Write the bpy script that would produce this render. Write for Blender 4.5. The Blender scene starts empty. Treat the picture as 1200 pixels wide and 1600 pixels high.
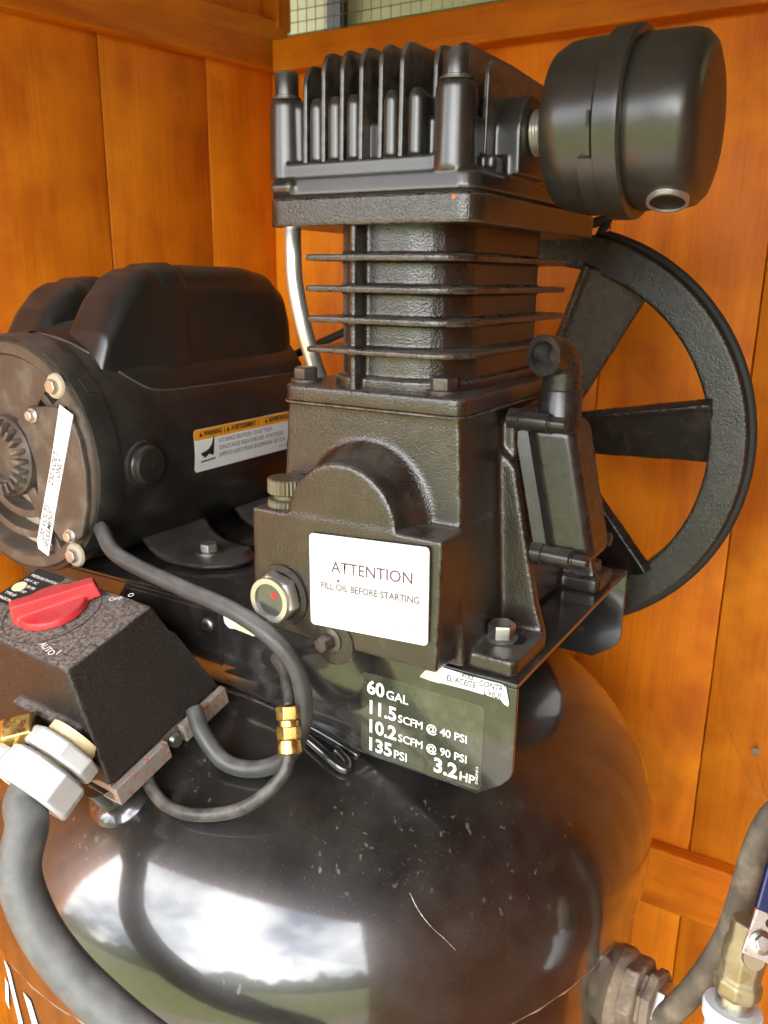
import bpy, bmesh, math, random
from mathutils import Vector, Matrix, noise
random.seed(7)
PI = math.pi
sc = bpy.context.scene
col = sc.collection

# ------------------------------------------------------------------ camera
yaw, pit, roll = math.radians(30.9), math.radians(15.73), math.radians(0.70)
fw = Vector((-math.sin(yaw)*math.cos(pit), math.cos(yaw)*math.cos(pit), -math.sin(pit)))
r0 = Vector((math.cos(yaw), math.sin(yaw), 0)); u0 = r0.cross(fw)
rt = r0*math.cos(roll)+u0*math.sin(roll); up = u0*math.cos(roll)-r0*math.sin(roll)
cam = bpy.data.cameras.new('camera'); camo = bpy.data.objects.new('camera', cam); col.objects.link(camo)
m = Matrix((rt, up, -fw)).transposed().to_4x4(); m.translation = Vector((0.21493, -0.43315, 0.24347))
camo.matrix_world = m
cam.sensor_fit = 'VERTICAL'; cam.sensor_height = 36.0; cam.sensor_width = 27.0; cam.lens = 1298/1600*36
cam.clip_start = 0.02; cam.clip_end = 500
cam.dof.use_dof = True; cam.dof.focus_distance = 0.58; cam.dof.aperture_fstop = 11
sc.camera = camo
sc.render.resolution_x, sc.render.resolution_y = 768, 1024

# ------------------------------------------------------------------ sky, sun, exposure
SUN_EL, SUN_AZ = math.radians(50), math.radians(96)     # azimuth measured from +y towards +x
w = bpy.data.worlds.new('World'); sc.world = w; w.use_nodes = True
nt = w.node_tree; nt.nodes.clear()
sky = nt.nodes.new('ShaderNodeTexSky'); sky.sky_type = 'NISHITA'; sky.sun_disc = False
sky.sun_elevation = SUN_EL; sky.sun_rotation = SUN_AZ; sky.air_density = 1.0; sky.dust_density = 3.0; sky.ozone_density = 1.0
tc = nt.nodes.new('ShaderNodeTexCoord')
cn = nt.nodes.new('ShaderNodeTexNoise'); cn.inputs['Scale'].default_value = 2.6; cn.inputs['Detail'].default_value = 6; cn.inputs['Roughness'].default_value = .6
cr = nt.nodes.new('ShaderNodeValToRGB'); cr.color_ramp.elements[0].position = .40; cr.color_ramp.elements[1].position = .62
mx = nt.nodes.new('ShaderNodeMix'); mx.data_type = 'RGBA'
bg = nt.nodes.new('ShaderNodeBackground'); bg.inputs['Strength'].default_value = 0.12
wo = nt.nodes.new('ShaderNodeOutputWorld')
nt.links.new(tc.outputs['Generated'], cn.inputs['Vector']); nt.links.new(cn.outputs['Fac'], cr.inputs['Fac'])
nt.links.new(cr.outputs['Color'], mx.inputs['Factor']); nt.links.new(sky.outputs['Color'], mx.inputs['A'])
mx.inputs['B'].default_value = (19.0, 18.8, 18.3, 1)          # bright white cloud
nt.links.new(mx.outputs['Result'], bg.inputs['Color']); nt.links.new(bg.outputs['Background'], wo.inputs['Surface'])
sl = bpy.data.lights.new('sun', 'SUN'); sl.energy = 3.5; sl.angle = math.radians(.5); sl.color = (1, .95, .88)
so = bpy.data.objects.new('sun', sl); col.objects.link(so)
sd = Vector((math.sin(SUN_AZ)*math.cos(SUN_EL), math.cos(SUN_AZ)*math.cos(SUN_EL), math.sin(SUN_EL)))
so.rotation_euler = sd.to_track_quat('Z', 'Y').to_euler(); so.location = (3, 2, 5)
sc.view_settings.view_transform = 'Standard'; sc.view_settings.look = 'None'
sc.view_settings.exposure = 2.8; sc.view_settings.gamma = 1.0; sc.view_settings.use_curve_mapping = False

# ------------------------------------------------------------------ materials
MATS = {}
def S(n, k): return n.inputs[k]
def mat(name, base, rough=.5, metal=0., coat=0., coat_rough=.1, bump=0., bscale=200., bdist=.0006, detail=4.,
        var=0., vscale=30., dust=0., dust_col=(.42, .38, .33), dscale=60., dpos=(.45, .7), speck=0., rvar=0., spec=.5, scratch=0., topdust=0., edge=0.):
    mt = bpy.data.materials.new(name); mt.use_nodes = True; t = mt.node_tree
    b = t.nodes['Principled BSDF']; N = t.nodes.new; Lk = t.links.new
    tcn = N('ShaderNodeTexCoord'); v = tcn.outputs['Object']
    S(b, 'Roughness').default_value = rough; S(b, 'Metallic').default_value = metal
    S(b, 'Coat Weight').default_value = coat; S(b, 'Coat Roughness').default_value = coat_rough
    S(b, 'Specular IOR Level').default_value = spec
    rgb = N('ShaderNodeRGB'); rgb.outputs[0].default_value = (*base, 1); cur = rgb.outputs[0]
    rcur = None
    def nz(scale, det=4., rr=.55):
        n = N('ShaderNodeTexNoise'); S(n, 'Scale').default_value = scale; S(n, 'Detail').default_value = det; S(n, 'Roughness').default_value = rr
        Lk(v, S(n, 'Vector')); return n.outputs['Fac']
    def ramp(src, lo, hi):
        r = N('ShaderNodeMapRange'); S(r, 'From Min').default_value = lo; S(r, 'From Max').default_value = hi; Lk(src, S(r, 'Value')); return r.outputs['Result']
    def mul(a, k):
        q = N('ShaderNodeMath'); q.operation = 'MULTIPLY'; Lk(a, q.inputs[0])
        if hasattr(k, 'links'): Lk(k, q.inputs[1])
        else: q.inputs[1].default_value = k
        return q.outputs[0]
    def mixc(fac, a, colour):
        q = N('ShaderNodeMix'); q.data_type = 'RGBA'; Lk(fac, S(q, 'Factor')); Lk(a, S(q, 'A'))
        if isinstance(colour, tuple): S(q, 'B').default_value = (*colour, 1)
        else: Lk(colour, S(q, 'B'))
        return q.outputs['Result']
    def addr(a, c):
        q = N('ShaderNodeMath'); q.operation = 'ADD'; q.use_clamp = True; Lk(a, q.inputs[0])
        if hasattr(c, 'links'): Lk(c, q.inputs[1])
        else: q.inputs[1].default_value = c
        return q.outputs[0]
    if var: cur = mixc(mul(ramp(nz(vscale), .35, .65), var), cur, tuple(min(1, c*2.2+.004) for c in base))
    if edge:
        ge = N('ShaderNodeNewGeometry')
        cur = mixc(mul(mul(ramp(ge.outputs['Pointiness'], .512, .56), ramp(nz(140, 5.), .38, .6)), edge), cur, (.20, .17, .145))  # paler edges: wear, and the gleam along edges put into the colour
    dm = None
    if dust:
        dm = mul(ramp(nz(dscale, 7., .65), *dpos), dust)
    if topdust:
        g = N('ShaderNodeNewGeometry'); sx = N('ShaderNodeSeparateXYZ'); Lk(g.outputs['Normal'], sx.inputs[0])
        td = mul(mul(ramp(sx.outputs['Z'], .55, .98), ramp(nz(dscale*.7, 6., .6), .3, .62)), topdust)
        dm = td if dm is None else addr(dm, td)
    if speck:
        sp = N('ShaderNodeTexVoronoi'); S(sp, 'Scale').default_value = 420; Lk(v, S(sp, 'Vector'))
        q = N('ShaderNodeMath'); q.operation = 'LESS_THAN'; Lk(sp.outputs['Distance'], q.inputs[0]); q.inputs[1].default_value = .13
        s2 = N('ShaderNodeSeparateColor'); Lk(sp.outputs['Color'], s2.inputs[0])
        q2 = N('ShaderNodeMath'); q2.operation = 'GREATER_THAN'; Lk(s2.outputs[0], q2.inputs[0]); q2.inputs[1].default_value = .72
        sp_m = mul(mul(q.outputs[0], q2.outputs[0]), speck)
        dm = sp_m if dm is None else addr(dm, sp_m)
    if scratch:
        mp = N('ShaderNodeMapping'); S(mp, 'Scale').default_value = (190, 190, 10); S(mp, 'Rotation').default_value = (.35, .25, 0); Lk(v, S(mp, 'Vector'))
        n = N('ShaderNodeTexNoise'); S(n, 'Scale').default_value = 1.; S(n, 'Detail').default_value = 2; Lk(mp.outputs[0], S(n, 'Vector'))
        sm = mul(mul(ramp(n.outputs['Fac'], .665, .70), ramp(nz(11, 2), .50, .58)), scratch)
        dm = sm if dm is None else addr(dm, sm)
    if dm is not None:
        cur = mixc(dm, cur, dust_col)
        rcur = addr(mul(dm, .9), rough)
        Lk(rcur, S(b, 'Roughness'))
        if coat:
            inv = N('ShaderNodeMath'); inv.operation = 'MULTIPLY_ADD'; Lk(dm, inv.inputs[0]); inv.inputs[1].default_value = -coat; inv.inputs[2].default_value = coat; inv.use_clamp = True
            Lk(inv.outputs[0], S(b, 'Coat Weight'))
    elif rvar:
        Lk(addr(mul(nz(vscale*1.7), rvar), rough-rvar*.5), S(b, 'Roughness'))
    Lk(cur, S(b, 'Base Color'))
    if bump:
        bp = N('ShaderNodeBump'); S(bp, 'Strength').default_value = bump; S(bp, 'Distance').default_value = bdist
        Lk(nz(bscale, detail, .5), S(bp, 'Height')); Lk(bp.outputs[0], S(b, 'Normal'))
        if coat: Lk(bp.outputs[0], S(b, 'Coat Normal'))
    MATS[name] = mt; return mt

mat('tank_black', (.006, .0054, .0052), .30, spec=.7, coat=1., coat_rough=.085, dust=.065, dscale=26, dpos=(.36, .8), speck=.28, scratch=.22, dust_col=(.36, .33, .29), bump=.10, bscale=26, bdist=.0012)
MATS['tank_black'].node_tree.nodes['Principled BSDF'].inputs['Coat IOR'].default_value = 1.6
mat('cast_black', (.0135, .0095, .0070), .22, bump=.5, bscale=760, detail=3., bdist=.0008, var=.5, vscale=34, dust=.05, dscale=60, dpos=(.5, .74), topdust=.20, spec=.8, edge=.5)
mat('cast_smooth', (.0135, .0108, .0090), .27, bump=.06, bscale=500, bdist=.0004, var=.3, vscale=50, dust=.025, dscale=120, topdust=.14, spec=.6)
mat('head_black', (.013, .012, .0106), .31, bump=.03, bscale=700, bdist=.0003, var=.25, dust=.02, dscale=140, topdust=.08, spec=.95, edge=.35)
mat('filter_black', (.019, .017, .0138), .30, bump=.04, bscale=900, bdist=.0003, var=.2, vscale=20, dust=.02, dscale=180, topdust=.06, spec=.7)
mat('flywheel_black', (.0125, .0105, .0088), .24, bump=.7, bscale=620, bdist=.0010, var=.4, vscale=40, dust=.03, dscale=70, spec=.6)
mat('motor_black', (.016, .015, .0138), .30, bump=.05, bscale=260, bdist=.0004, var=.3, vscale=18, dust=.07, dscale=36, dpos=(.46, .8), topdust=.25)
mat('plastic_black', (.015, .014, .013), .30, bump=.04, bscale=300, bdist=.0003, var=.2, vscale=18, dust=.05, dscale=24, dpos=(.5, .85), topdust=.15, spec=.65)
mat('endbell_brown', (.062, .047, .037), .42, bump=.1, bscale=240, var=.35, vscale=28, dust=.35, dscale=45, dpos=(.5, .74), dust_col=(.31, .26, .205))
mat('vent_dust', (.34, .29, .21), .85, var=.3, vscale=40, bump=.3, bscale=300)
mat('plate_black', (.016, .015, .015), .14, coat=1., coat_rough=.05, dust=.14, dscale=40, dpos=(.5, .85), topdust=.12, bump=.03, bscale=60)
mat('switch_plastic', (.014, .0115, .0105), .36, bump=.8, bscale=900, bdist=.0006, dust=.10, dscale=500, dpos=(.45, .8), topdust=.6, dust_col=(.34, .29, .25))
mat('switch_side', (.020, .019, .019), .42, bump=.5, bscale=900, bdist=.0005, dust=.15, dscale=600, topdust=.5)
mat('red_plastic', (.46, .028, .032), .40, bump=.06, bscale=200, var=.1, topdust=.12, dust_col=(.5, .3, .28))
mat('zinc', (.56, .55, .52), .3, 1., bump=.2, bscale=260, rvar=.2, dust=.25, dscale=120, dust_col=(.38, .33, .26))
mat('bright_zinc', (.60, .58, .53), .33, .85, bump=.1, bscale=260, dust=.25, dscale=160, dust_col=(.40, .37, .30))
mat('cast_alloy', (.60, .62, .63), .45, .35, bump=.2, bscale=380, bdist=.0005, var=.1, dust=.2, dscale=120, dust_col=(.55, .54, .52))
mat('dark_bolt', (.075, .06, .05), .38, .6, bump=.2, bscale=300, dust=.2, dscale=140)
mat('aluminium', (.80, .79, .76), .30, .85, bump=.05, bscale=100, rvar=.1)
mat('brass', (.62, .42, .13), .27, 1., bump=.08, bscale=300, dust=.25, dscale=150, dust_col=(.35, .28, .15))
mat('dull_brass', (.30, .24, .13), .42, .7, bump=.25, bscale=260, dust=.5, dscale=110, dust_col=(.42, .38, .30))
mat('cap_brass', (.15, .13, .085), .45, .6, bump=.2, bscale=300, dust=.3, dscale=120, dust_col=(.24, .21, .16))
mat('cable_grey', (.035, .035, .035), .4, bump=.08, bscale=150, var=.2, dust=.12, dscale=50, dpos=(.4, .8), topdust=.4, dust_col=(.34, .34, .33))
mat('tube_black', (.025, .023, .022), .38, bump=.05, bscale=150, dust=.2, dscale=60, topdust=.25)
mat('conduit_grey', (.075, .077, .075), .5, bump=.1, bscale=240, var=.15, dust=.15, dscale=60, topdust=.3, dust_col=(.36, .35, .32))
mat('hose_dusty', (.085, .066, .048), .72, bump=.5, bscale=160, bdist=.001, var=.4, vscale=50, dust=.6, dscale=55, dust_col=(.30, .24, .17))
mat('rusty', (.17, .13, .10), .5, .5, bump=1., bscale=130, bdist=.002, var=.5, vscale=60, dust=.75, dscale=50, dpos=(.42, .62), dust_col=(.38, .30, .21))
mat('rust_edge', (.45, .40, .36), .42, .6, bump=.2, bscale=250, dust=.8, dscale=110, dpos=(.5, .62), dust_col=(.36, .13, .05))
mat('pvc_white', (.62, .66, .68), .5, bump=.1, bscale=300, dust=.3, dscale=120, dust_col=(.5, .46, .38))
mat('lever_blue', (.006, .010, .055), .35, var=.2)
mat('lever_tip', (.60, .46, .08), .4, var=.2)
mat('label_white', (.80, .80, .79), .38, spec=.4)
mat('label_yellow', (.76, .66, .32), .5, var=.3, vscale=120, dust=.3, dscale=150, dust_col=(.8, .78, .7))
mat('label_orange', (.82, .33, .015), .4)
mat('decal_clear', (.032, .036, .022), .16, coat=1., coat_rough=.06, bump=.04, bscale=80, dust=.1, dscale=60)
mat('ink_grey', (.10, .065, .08), .6); mat('ink_pale', (.11, .085, .095), .6); mat('ink_black', (.02, .02, .02), .6)
mat('print_white', (.78, .78, .76), .45)
mat('reflection_tan', (.40, .33, .14), .4, coat=.6)  # tan of a reflection on the tank, painted as a patch
mat('glass_dark', (.04, .04, .038), .12, coat=1., coat_rough=.03, var=.3, vscale=90)
mat('red_dot', (.65, .02, .03), .4)
mat('bore_dark', (.006, .006, .006), .6)
mat('belt_rubber', (.018, .017, .017), .7)
mat('screw_steel', (.30, .29, .27), .35, 1., dust=.3, dscale=160)
mat('gasket', (.004, .004, .004), .8)
mat('orange_mark', (.80, .16, .05), .5)
mat('cobweb', (.55, .5, .44), .9)
mat('dark_board', (.06, .035, .015), .8)
mat('roof_wood', (.10, .085, .07), .8, var=.4, vscale=12)
mat('siding', (.30, .28, .15), .7, var=.1, vscale=6)
mat('wire', (.30, .22, .09), .45, .7)
mat('concrete', (.115, .10, .08), .85, bump=.4, bscale=40, var=.3, vscale=8)
mat('lawn', (.090, .100, .028), .9, var=.35, vscale=6, bump=1., bscale=60, bdist=.02)
mat('hedge', (.040, .050, .022), .8, var=.5, vscale=4, bump=1., bscale=12, bdist=.08)

def wood(name, base, dark, seed):
    mt = bpy.data.materials.new(name); mt.use_nodes = True; t = mt.node_tree; b = t.nodes['Principled BSDF']; N = t.nodes.new; Lk = t.links.new
    tcn = N('ShaderNodeTexCoord'); oi = N('ShaderNodeObjectInfo')
    off = N('ShaderNodeVectorMath'); off.operation = 'MULTIPLY_ADD'
    cmb = N('ShaderNodeCombineXYZ'); Lk(oi.outputs['Random'], cmb.inputs[0]); Lk(oi.outputs['Random'], cmb.inputs[2])
    Lk(cmb.outputs[0], off.inputs[0]); off.inputs[1].default_value = (17, 5, 31); Lk(tcn.outputs['Object'], off.inputs[2])
    mp = N('ShaderNodeMapping'); Lk(off.outputs[0], mp.inputs['Vector']); mp.inputs['Scale'].default_value = (16, 16, 2.6)
    n1 = N('ShaderNodeTexNoise'); n1.inputs['Scale'].default_value = 1.; n1.inputs['Detail'].default_value = 5; n1.inputs['Distortion'].default_value = 1.2; Lk(mp.outputs[0], n1.inputs['Vector'])
    mp2 = N('ShaderNodeMapping'); Lk(off.outputs[0], mp2.inputs['Vector']); mp2.inputs['Scale'].default_value = (260, 260, 6)
    n2 = N('ShaderNodeTexNoise'); n2.inputs['Scale'].default_value = 1.; n2.inputs['Detail'].default_value = 3; Lk(mp2.outputs[0], n2.inputs['Vector'])
    n3 = N('ShaderNodeTexNoise'); n3.inputs['Scale'].default_value = 9; n3.inputs['Detail'].default_value = 5; Lk(off.outputs[0], n3.inputs['Vector'])
    vo = N('ShaderNodeTexVoronoi'); vo.inputs['Scale'].default_value = 1.; mp3 = N('ShaderNodeMapping'); mp3.inputs['Scale'].default_value = (7.5, 0., 4.5); Lk(off.outputs[0], mp3.inputs['Vector']); Lk(mp3.outputs[0], vo.inputs['Vector'])
    def mr(src, a, c, o0=0., o1=1.):
        q = N('ShaderNodeMapRange'); q.inputs[1].default_value = a; q.inputs[2].default_value = c; q.inputs[3].default_value = o0; q.inputs[4].default_value = o1; Lk(src, q.inputs[0]); return q.outputs[0]
    def mx(f, a, c):
        q = N('ShaderNodeMix'); q.data_type = 'RGBA'; Lk(f, q.inputs['Factor'])
        for k, x in (('A', a), ('B', c)):
            if isinstance(x, tuple): q.inputs[k].default_value = (*x, 1)
            else: Lk(x, q.inputs[k])
        return q.outputs['Result']
    c = mx(mr(n1.outputs['Fac'], .40, .64, 0, .9), base, dark)
    c = mx(mr(n2.outputs['Fac'], .50, .74, 0, .30), c, tuple(x*.55 for x in dark))
    c = mx(mr(n3.outputs['Fac'], .46, .68, 0, .6), c, (base[0]*1.22, base[1]*1.45, base[2]*1.6))
    n4 = N('ShaderNodeTexNoise'); n4.inputs['Scale'].default_value = 5.; n4.inputs['Detail'].default_value = 7; n4.inputs['Roughness'].default_value = .65; Lk(off.outputs[0], n4.inputs['Vector'])
    c = mx(mr(n4.outputs['Fac'], .52, .70, 0, .6), c, tuple(x*.62 for x in dark))
    sc_ = N('ShaderNodeSeparateColor'); Lk(vo.outputs['Color'], sc_.inputs[0]); kq = N('ShaderNodeMath'); kq.operation = 'MULTIPLY'; Lk(mr(sc_.outputs[0], .5, .8), kq.inputs[0]); Lk(mr(vo.outputs['Distance'], .012, .075, .85, 0), kq.inputs[1])
    c = mx(kq.outputs[0], c, tuple(x*.22 for x in dark))
    hv = N('ShaderNodeHueSaturation'); Lk(c, hv.inputs['Color']); Lk(mr(oi.outputs['Random'], 0, 1, .78, 1.12), hv.inputs['Value'])
    Lk(hv.outputs[0], b.inputs['Base Color'])
    b.inputs['Specular IOR Level'].default_value = .22; Lk(mr(n3.outputs['Fac'], .3, .7, .42, .62), b.inputs['Roughness'])
    bp = N('ShaderNodeBump'); bp.inputs['Strength'].default_value = .25; bp.inputs['Distance'].default_value = .0008; Lk(n2.outputs['Fac'], bp.inputs['Height']); Lk(bp.outputs[0], b.inputs['Normal'])
    MATS[name] = mt; return mt
wood('stained_wood', (.78, .222, .0060), (.56, .130, .0045), 1)
def wood_h(name):  # same stain, grain running along x
    mt = MATS['stained_wood'].copy(); mt.name = name
    for n in mt.node_tree.nodes:
        if n.type == 'MAPPING':
            s = n.inputs['Scale'].default_value; n.inputs['Scale'].default_value = (s[2], s[1], s[0])
    MATS[name] = mt
wood('shaded_wood', (.26, .080, .010), (.16, .045, .006), 2)  # right wall planks: shade put into the wood colour, less orange bounce
wood_h('stained_rail')
# ------------------------------------------------------------------ mesh helpers
def thing(name, label, cat, loc, group=None, kind=None):
    o = bpy.data.objects.new(name, None); col.objects.link(o); o.location = loc; o.empty_display_size = .02
    if label: o['label'] = label
    if cat: o['category'] = cat
    if group: o['group'] = group
    if kind: o['kind'] = kind
    return o
def link(name, me, material, parent=None, smooth=None, bevel=0., segs=2, label=None):
    o = bpy.data.objects.new(name, me); col.objects.link(o)
    if material: me.materials.append(MATS[material])
    if parent is not None:
        o.parent = parent
        if parent.type == 'EMPTY': o.matrix_parent_inverse = Matrix.Translation(-Vector(parent.location))
    if label: o['label'] = label
    if bevel:
        b = o.modifiers.new('bevel', 'BEVEL'); b.width = bevel; b.segments = segs; b.limit_method = 'ANGLE'; b.angle_limit = math.radians(35); b.harden_normals = False
    if smooth or bevel:
        for p in me.polygons: p.use_smooth = True
        if hasattr(me, 'set_sharp_from_angle') and not bevel: me.set_sharp_from_angle(angle=math.radians(smooth if smooth and smooth > 1 else 40))
        if bevel:
            wn = o.modifiers.new('normals', 'WEIGHTED_NORMAL'); wn.keep_sharp = True
    return o
class B:
    def __init__(s): s.bm = bmesh.new()
    def quadbox(s, x0, x1, y0, y1, z0, z1):
        return s.prism([(x0, y0), (x1, y0), (x1, y1), (x0, y1)], 'z', z0, z1)
    def prism(s, pts, ax, lo, hi, top=None):
        def P(p, h):
            return {'z': (p[0], p[1], h), 'y': (p[0], h, p[1]), 'x': (h, p[0], p[1])}[ax]
        top = top or pts
        a = [s.bm.verts.new(P(p, lo)) for p in pts]; b = [s.bm.verts.new(P(p, hi)) for p in top]
        n = len(pts); fs = [s.bm.faces.new(a), s.bm.faces.new(b)]
        for i in range(n): fs.append(s.bm.faces.new((a[i], a[(i+1) % n], b[(i+1) % n], b[i])))
        bmesh.ops.recalc_face_normals(s.bm, faces=fs); return s
    def hull8(s, pts):   # 8 corners: 4 bottom, 4 top (same order)
        v = [s.bm.verts.new(p) for p in pts]
        fs = [s.bm.faces.new(v[:4]), s.bm.faces.new(v[4:])]
        for i in range(4): fs.append(s.bm.faces.new((v[i], v[(i+1) % 4], v[4+(i+1) % 4], v[4+i])))
        bmesh.ops.recalc_face_normals(s.bm, faces=fs); return s
    def lathe(s, prof, o, d, n=48, ref=None, close=True):   # prof: (t along axis, r)
        d = Vector(d).normalized(); o = Vector(o)
        e1 = Vector(ref).normalized() if ref else d.orthogonal().normalized(); e2 = d.cross(e1)
        rings = []
        for t, r in prof:
            if r < 1e-6: rings.append([s.bm.verts.new(o+d*t)])
            else: rings.append([s.bm.verts.new(o+d*t+(e1*math.cos(2*PI*k/n)+e2*math.sin(2*PI*k/n))*r) for k in range(n)])
        fs = []
        if len(rings[0]) > 1 and close: fs.append(s.bm.faces.new(rings[0]))
        if len(rings[-1]) > 1 and close: fs.append(s.bm.faces.new(rings[-1]))
        for a, b in zip(rings, rings[1:]):
            for k in range(n):
                k2 = (k+1) % n
                if len(a) == 1 and len(b) == 1: continue
                if len(a) == 1: fs.append(s.bm.faces.new((a[0], b[k2], b[k])))
                elif len(b) == 1: fs.append(s.bm.faces.new((a[k], a[k2], b[0])))
                else: fs.append(s.bm.faces.new((a[k], a[k2], b[k2], b[k])))
        bmesh.ops.recalc_face_normals(s.bm, faces=fs); return s
    def cyl(s, o, d, r, h, n=32, r2=None): return s.lathe([(0, r), (h, r if r2 is None else r2)], o, d, n)
    def hexa(s, o, d, r, h, ch=.12, n=6):
        return s.lathe([(0, r), (h*(1-ch), r), (h, r*.87)], o, d, n)
    def ring(s, o, d, ro, ri, h, n=48):
        d = Vector(d).normalized(); o = Vector(o); e1 = d.orthogonal().normalized(); e2 = d.cross(e1)
        R = [[s.bm.verts.new(o+d*t+(e1*math.cos(2*PI*k/n)+e2*math.sin(2*PI*k/n))*r) for k in range(n)] for t, r in ((0, ri), (0, ro), (h, ro), (h, ri))]
        fs = []
        for i in range(4):
            a, b = R[i], R[(i+1) % 4]
            for k in range(n): fs.append(s.bm.faces.new((a[k], a[(k+1) % n], b[(k+1) % n], b[k])))
        bmesh.ops.recalc_face_normals(s.bm, faces=fs); return s
    def tube(s, pts, r, n=16, sub=8, rf=None, caps=(True, True), flip=False):
        P = [Vector(p) for p in pts]; Q = [P[0]*2-P[1]]+P+[P[-1]*2-P[-2]]; C = []
        for i in range(1, len(Q)-2):
            for k in range(sub):
                t = k/sub; a, b, c, d = Q[i-1:i+3]
                C.append(.5*((2*b)+(c-a)*t+(2*a-5*b+4*c-d)*t*t+(3*b-a-3*c+d)*t**3))
        C.append(P[-1]); prev = None; rings = []
        for i, c in enumerate(C):
            tg = (C[min(i+1, len(C)-1)]-C[max(i-1, 0)]).normalized()
            e1 = tg.orthogonal().normalized() if prev is None else (prev-tg*prev.dot(tg)).normalized()
            prev = e1; e2 = tg.cross(e1); rr = rf(i/(len(C)-1)) if rf else r
            rings.append([s.bm.verts.new(c+(e1*math.cos(2*PI*k/n)+e2*math.sin(2*PI*k/n))*rr) for k in range(n)])
        fs = ([s.bm.faces.new(rings[0])] if caps[0] else [])+([s.bm.faces.new(rings[-1])] if caps[1] else [])
        for a, b in zip(rings, rings[1:]):
            for k in range(n): fs.append(s.bm.faces.new((a[k], a[(k+1) % n], b[(k+1) % n], b[k])))
        bmesh.ops.recalc_face_normals(s.bm, faces=fs); return s
    def xf(s, M): bmesh.ops.transform(s.bm, matrix=M, verts=s.bm.verts); return s
    def me(s, name):
        me = bpy.data.meshes.new(name); s.bm.to_mesh(me); s.bm.free(); return me
    def put(s, name, material, parent=None, **k): return link(name, s.me(name), material, parent, **k)
    def cast(s, name, material, parent=None, voxel=.0015, it=6, label=None):
        o = link(name, s.me(name), material, parent, smooth=180, label=label)
        r = o.modifiers.new('skin', 'REMESH'); r.mode = 'VOXEL'; r.voxel_size = voxel; r.use_smooth_shade = True
        q = o.modifiers.new('soften', 'SMOOTH'); q.factor = .5; q.iterations = it
        return o
def rrect(x0, x1, y0, y1, r, seg=5):
    r = (r,)*4 if not isinstance(r, tuple) else r; out = []
    for (cx, cy, a0), q in zip(((x0, y0, PI), (x1, y0, 1.5*PI), (x1, y1, 0), (x0, y1, .5*PI)), r):
        if q <= 0: out.append((cx, cy)); continue
        ox = cx+q if cx == x0 else cx-q; oy = cy+q if cy == y0 else cy-q
        for k in range(seg+1):
            a = a0+k/seg*PI/2; out.append((ox+q*math.cos(a), oy+q*math.sin(a)))
    return out
def tmesh(body, size, bold=0., shear=0., align='LEFT', spacing=1.):
    c = bpy.data.curves.new('lettering', 'FONT'); c.body = body; c.size = size; c.offset = bold; c.shear = shear; c.align_x = align; c.space_character = spacing; c.resolution_u = 3
    c.fill_mode = 'FRONT'
    o = bpy.data.objects.new('lettering', c); col.objects.link(o)
    dg = bpy.context.evaluated_depsgraph_get(); dg.update()
    me = bpy.data.meshes.new_from_object(o.evaluated_get(dg)); bpy.data.objects.remove(o); bpy.data.curves.remove(c)
    me.materials.clear(); return me
def text(body, size, origin, right, upv, material, parent, bold=0., fn=None, sx=1., **k):
    me = tmesh(body, size, bold, **k); R = Vector(right).normalized(); U = Vector(upv).normalized(); O = Vector(origin)
    for v in me.vertices:
        v.co = fn(v.co.x*sx, v.co.y) if fn else O+R*v.co.x*sx+U*v.co.y
    return link('lettering', me, material, parent)
def bolt(parent, p, d, r, h, material='dark_bolt', washer=None, wm=None, name='bolt', rot=0.):
    d = Vector(d).normalized(); p = Vector(p); wt = 0
    e = d.orthogonal().normalized(); e = Matrix.Rotation(rot, 3, d) @ e
    o = B().lathe([(0, r), (h*.85, r), (h, r*.86)], p+d*(.0018 if washer else 0), d, 6, ref=e).put(name, material, parent, bevel=r*.06, segs=1)
    if washer: B().lathe([(0, washer), (.0018, washer), (.0022, washer*.93), (.0022, 0)], p, d, 28).put('washer', wm or material, o, smooth=40)
    return o

# ------------------------------------------------------------------ the shed around it
def wall_frame(o, ex):  # plank basis: ex along wall, ez up, en into the shed
    ex = Vector(ex).normalized(); ez = Vector((0, 0, 1)); en = ex.cross(ez)
    M = Matrix((ex, ez.cross(ex), ez)).transposed().to_4x4(); M.translation = Vector(o); return M
def planks(parent, M, s0, widths, z0, z1, gap=.0016, thick=.018, mt='stained_wood'):
    s = s0
    for w_ in widths:
        b = B().prism(rrect(s+gap/2, s+w_-gap/2, 0, thick, .0012, 2), 'z', z0, z1); o = b.put('plank', mt, parent, smooth=50)
        o.matrix_world = M if parent is None else o.matrix_world
        o.matrix_parent_inverse = Matrix.Translation(-Vector(parent.location)); o.matrix_basis = M
        s += w_
def board(parent, M, s0, s1, y0, y1, z0, z1, name='rail', mt='stained_rail'):
    o = B().quadbox(s0, s1, y0, y1, z0, z1).put(name, mt, parent, bevel=.003)
    o.matrix_basis = M; return o
# back wall: face plane y = 0.6
bw = thing('back_wall', 'orange stained plank wall behind the flywheel, with rails and a mesh vent above', 'wall', (0, .61, -1.3), kind='structure')
Mb = wall_frame((0, .6, 0), (1, 0, 0))
planks(bw, Mb, -.622, [.176]*8, -1.28, .53)
board(bw, Mb, -.572, .80, -.032, -.0005, .514, .555)
board(bw, Mb, -.60, .80, -.024, -.0005, -.582, -.492)
board(bw, Mb, -.61, .80, -.010, .010, .80, .86, 'header_board')
board(bw, Mb, -.60, -.572, -.016, .014, .572, .79, 'post', 'stained_wood')
board(bw, Mb, .74, .80, -.016, .014, .572, .79, 'post', 'stained_wood')
B().quadbox(-.66, .82, .625, .640, -1.30, .545).put('light_block', 'dark_board', bw)  # unseen sheet added to stop light leaking through the plank gaps
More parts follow.
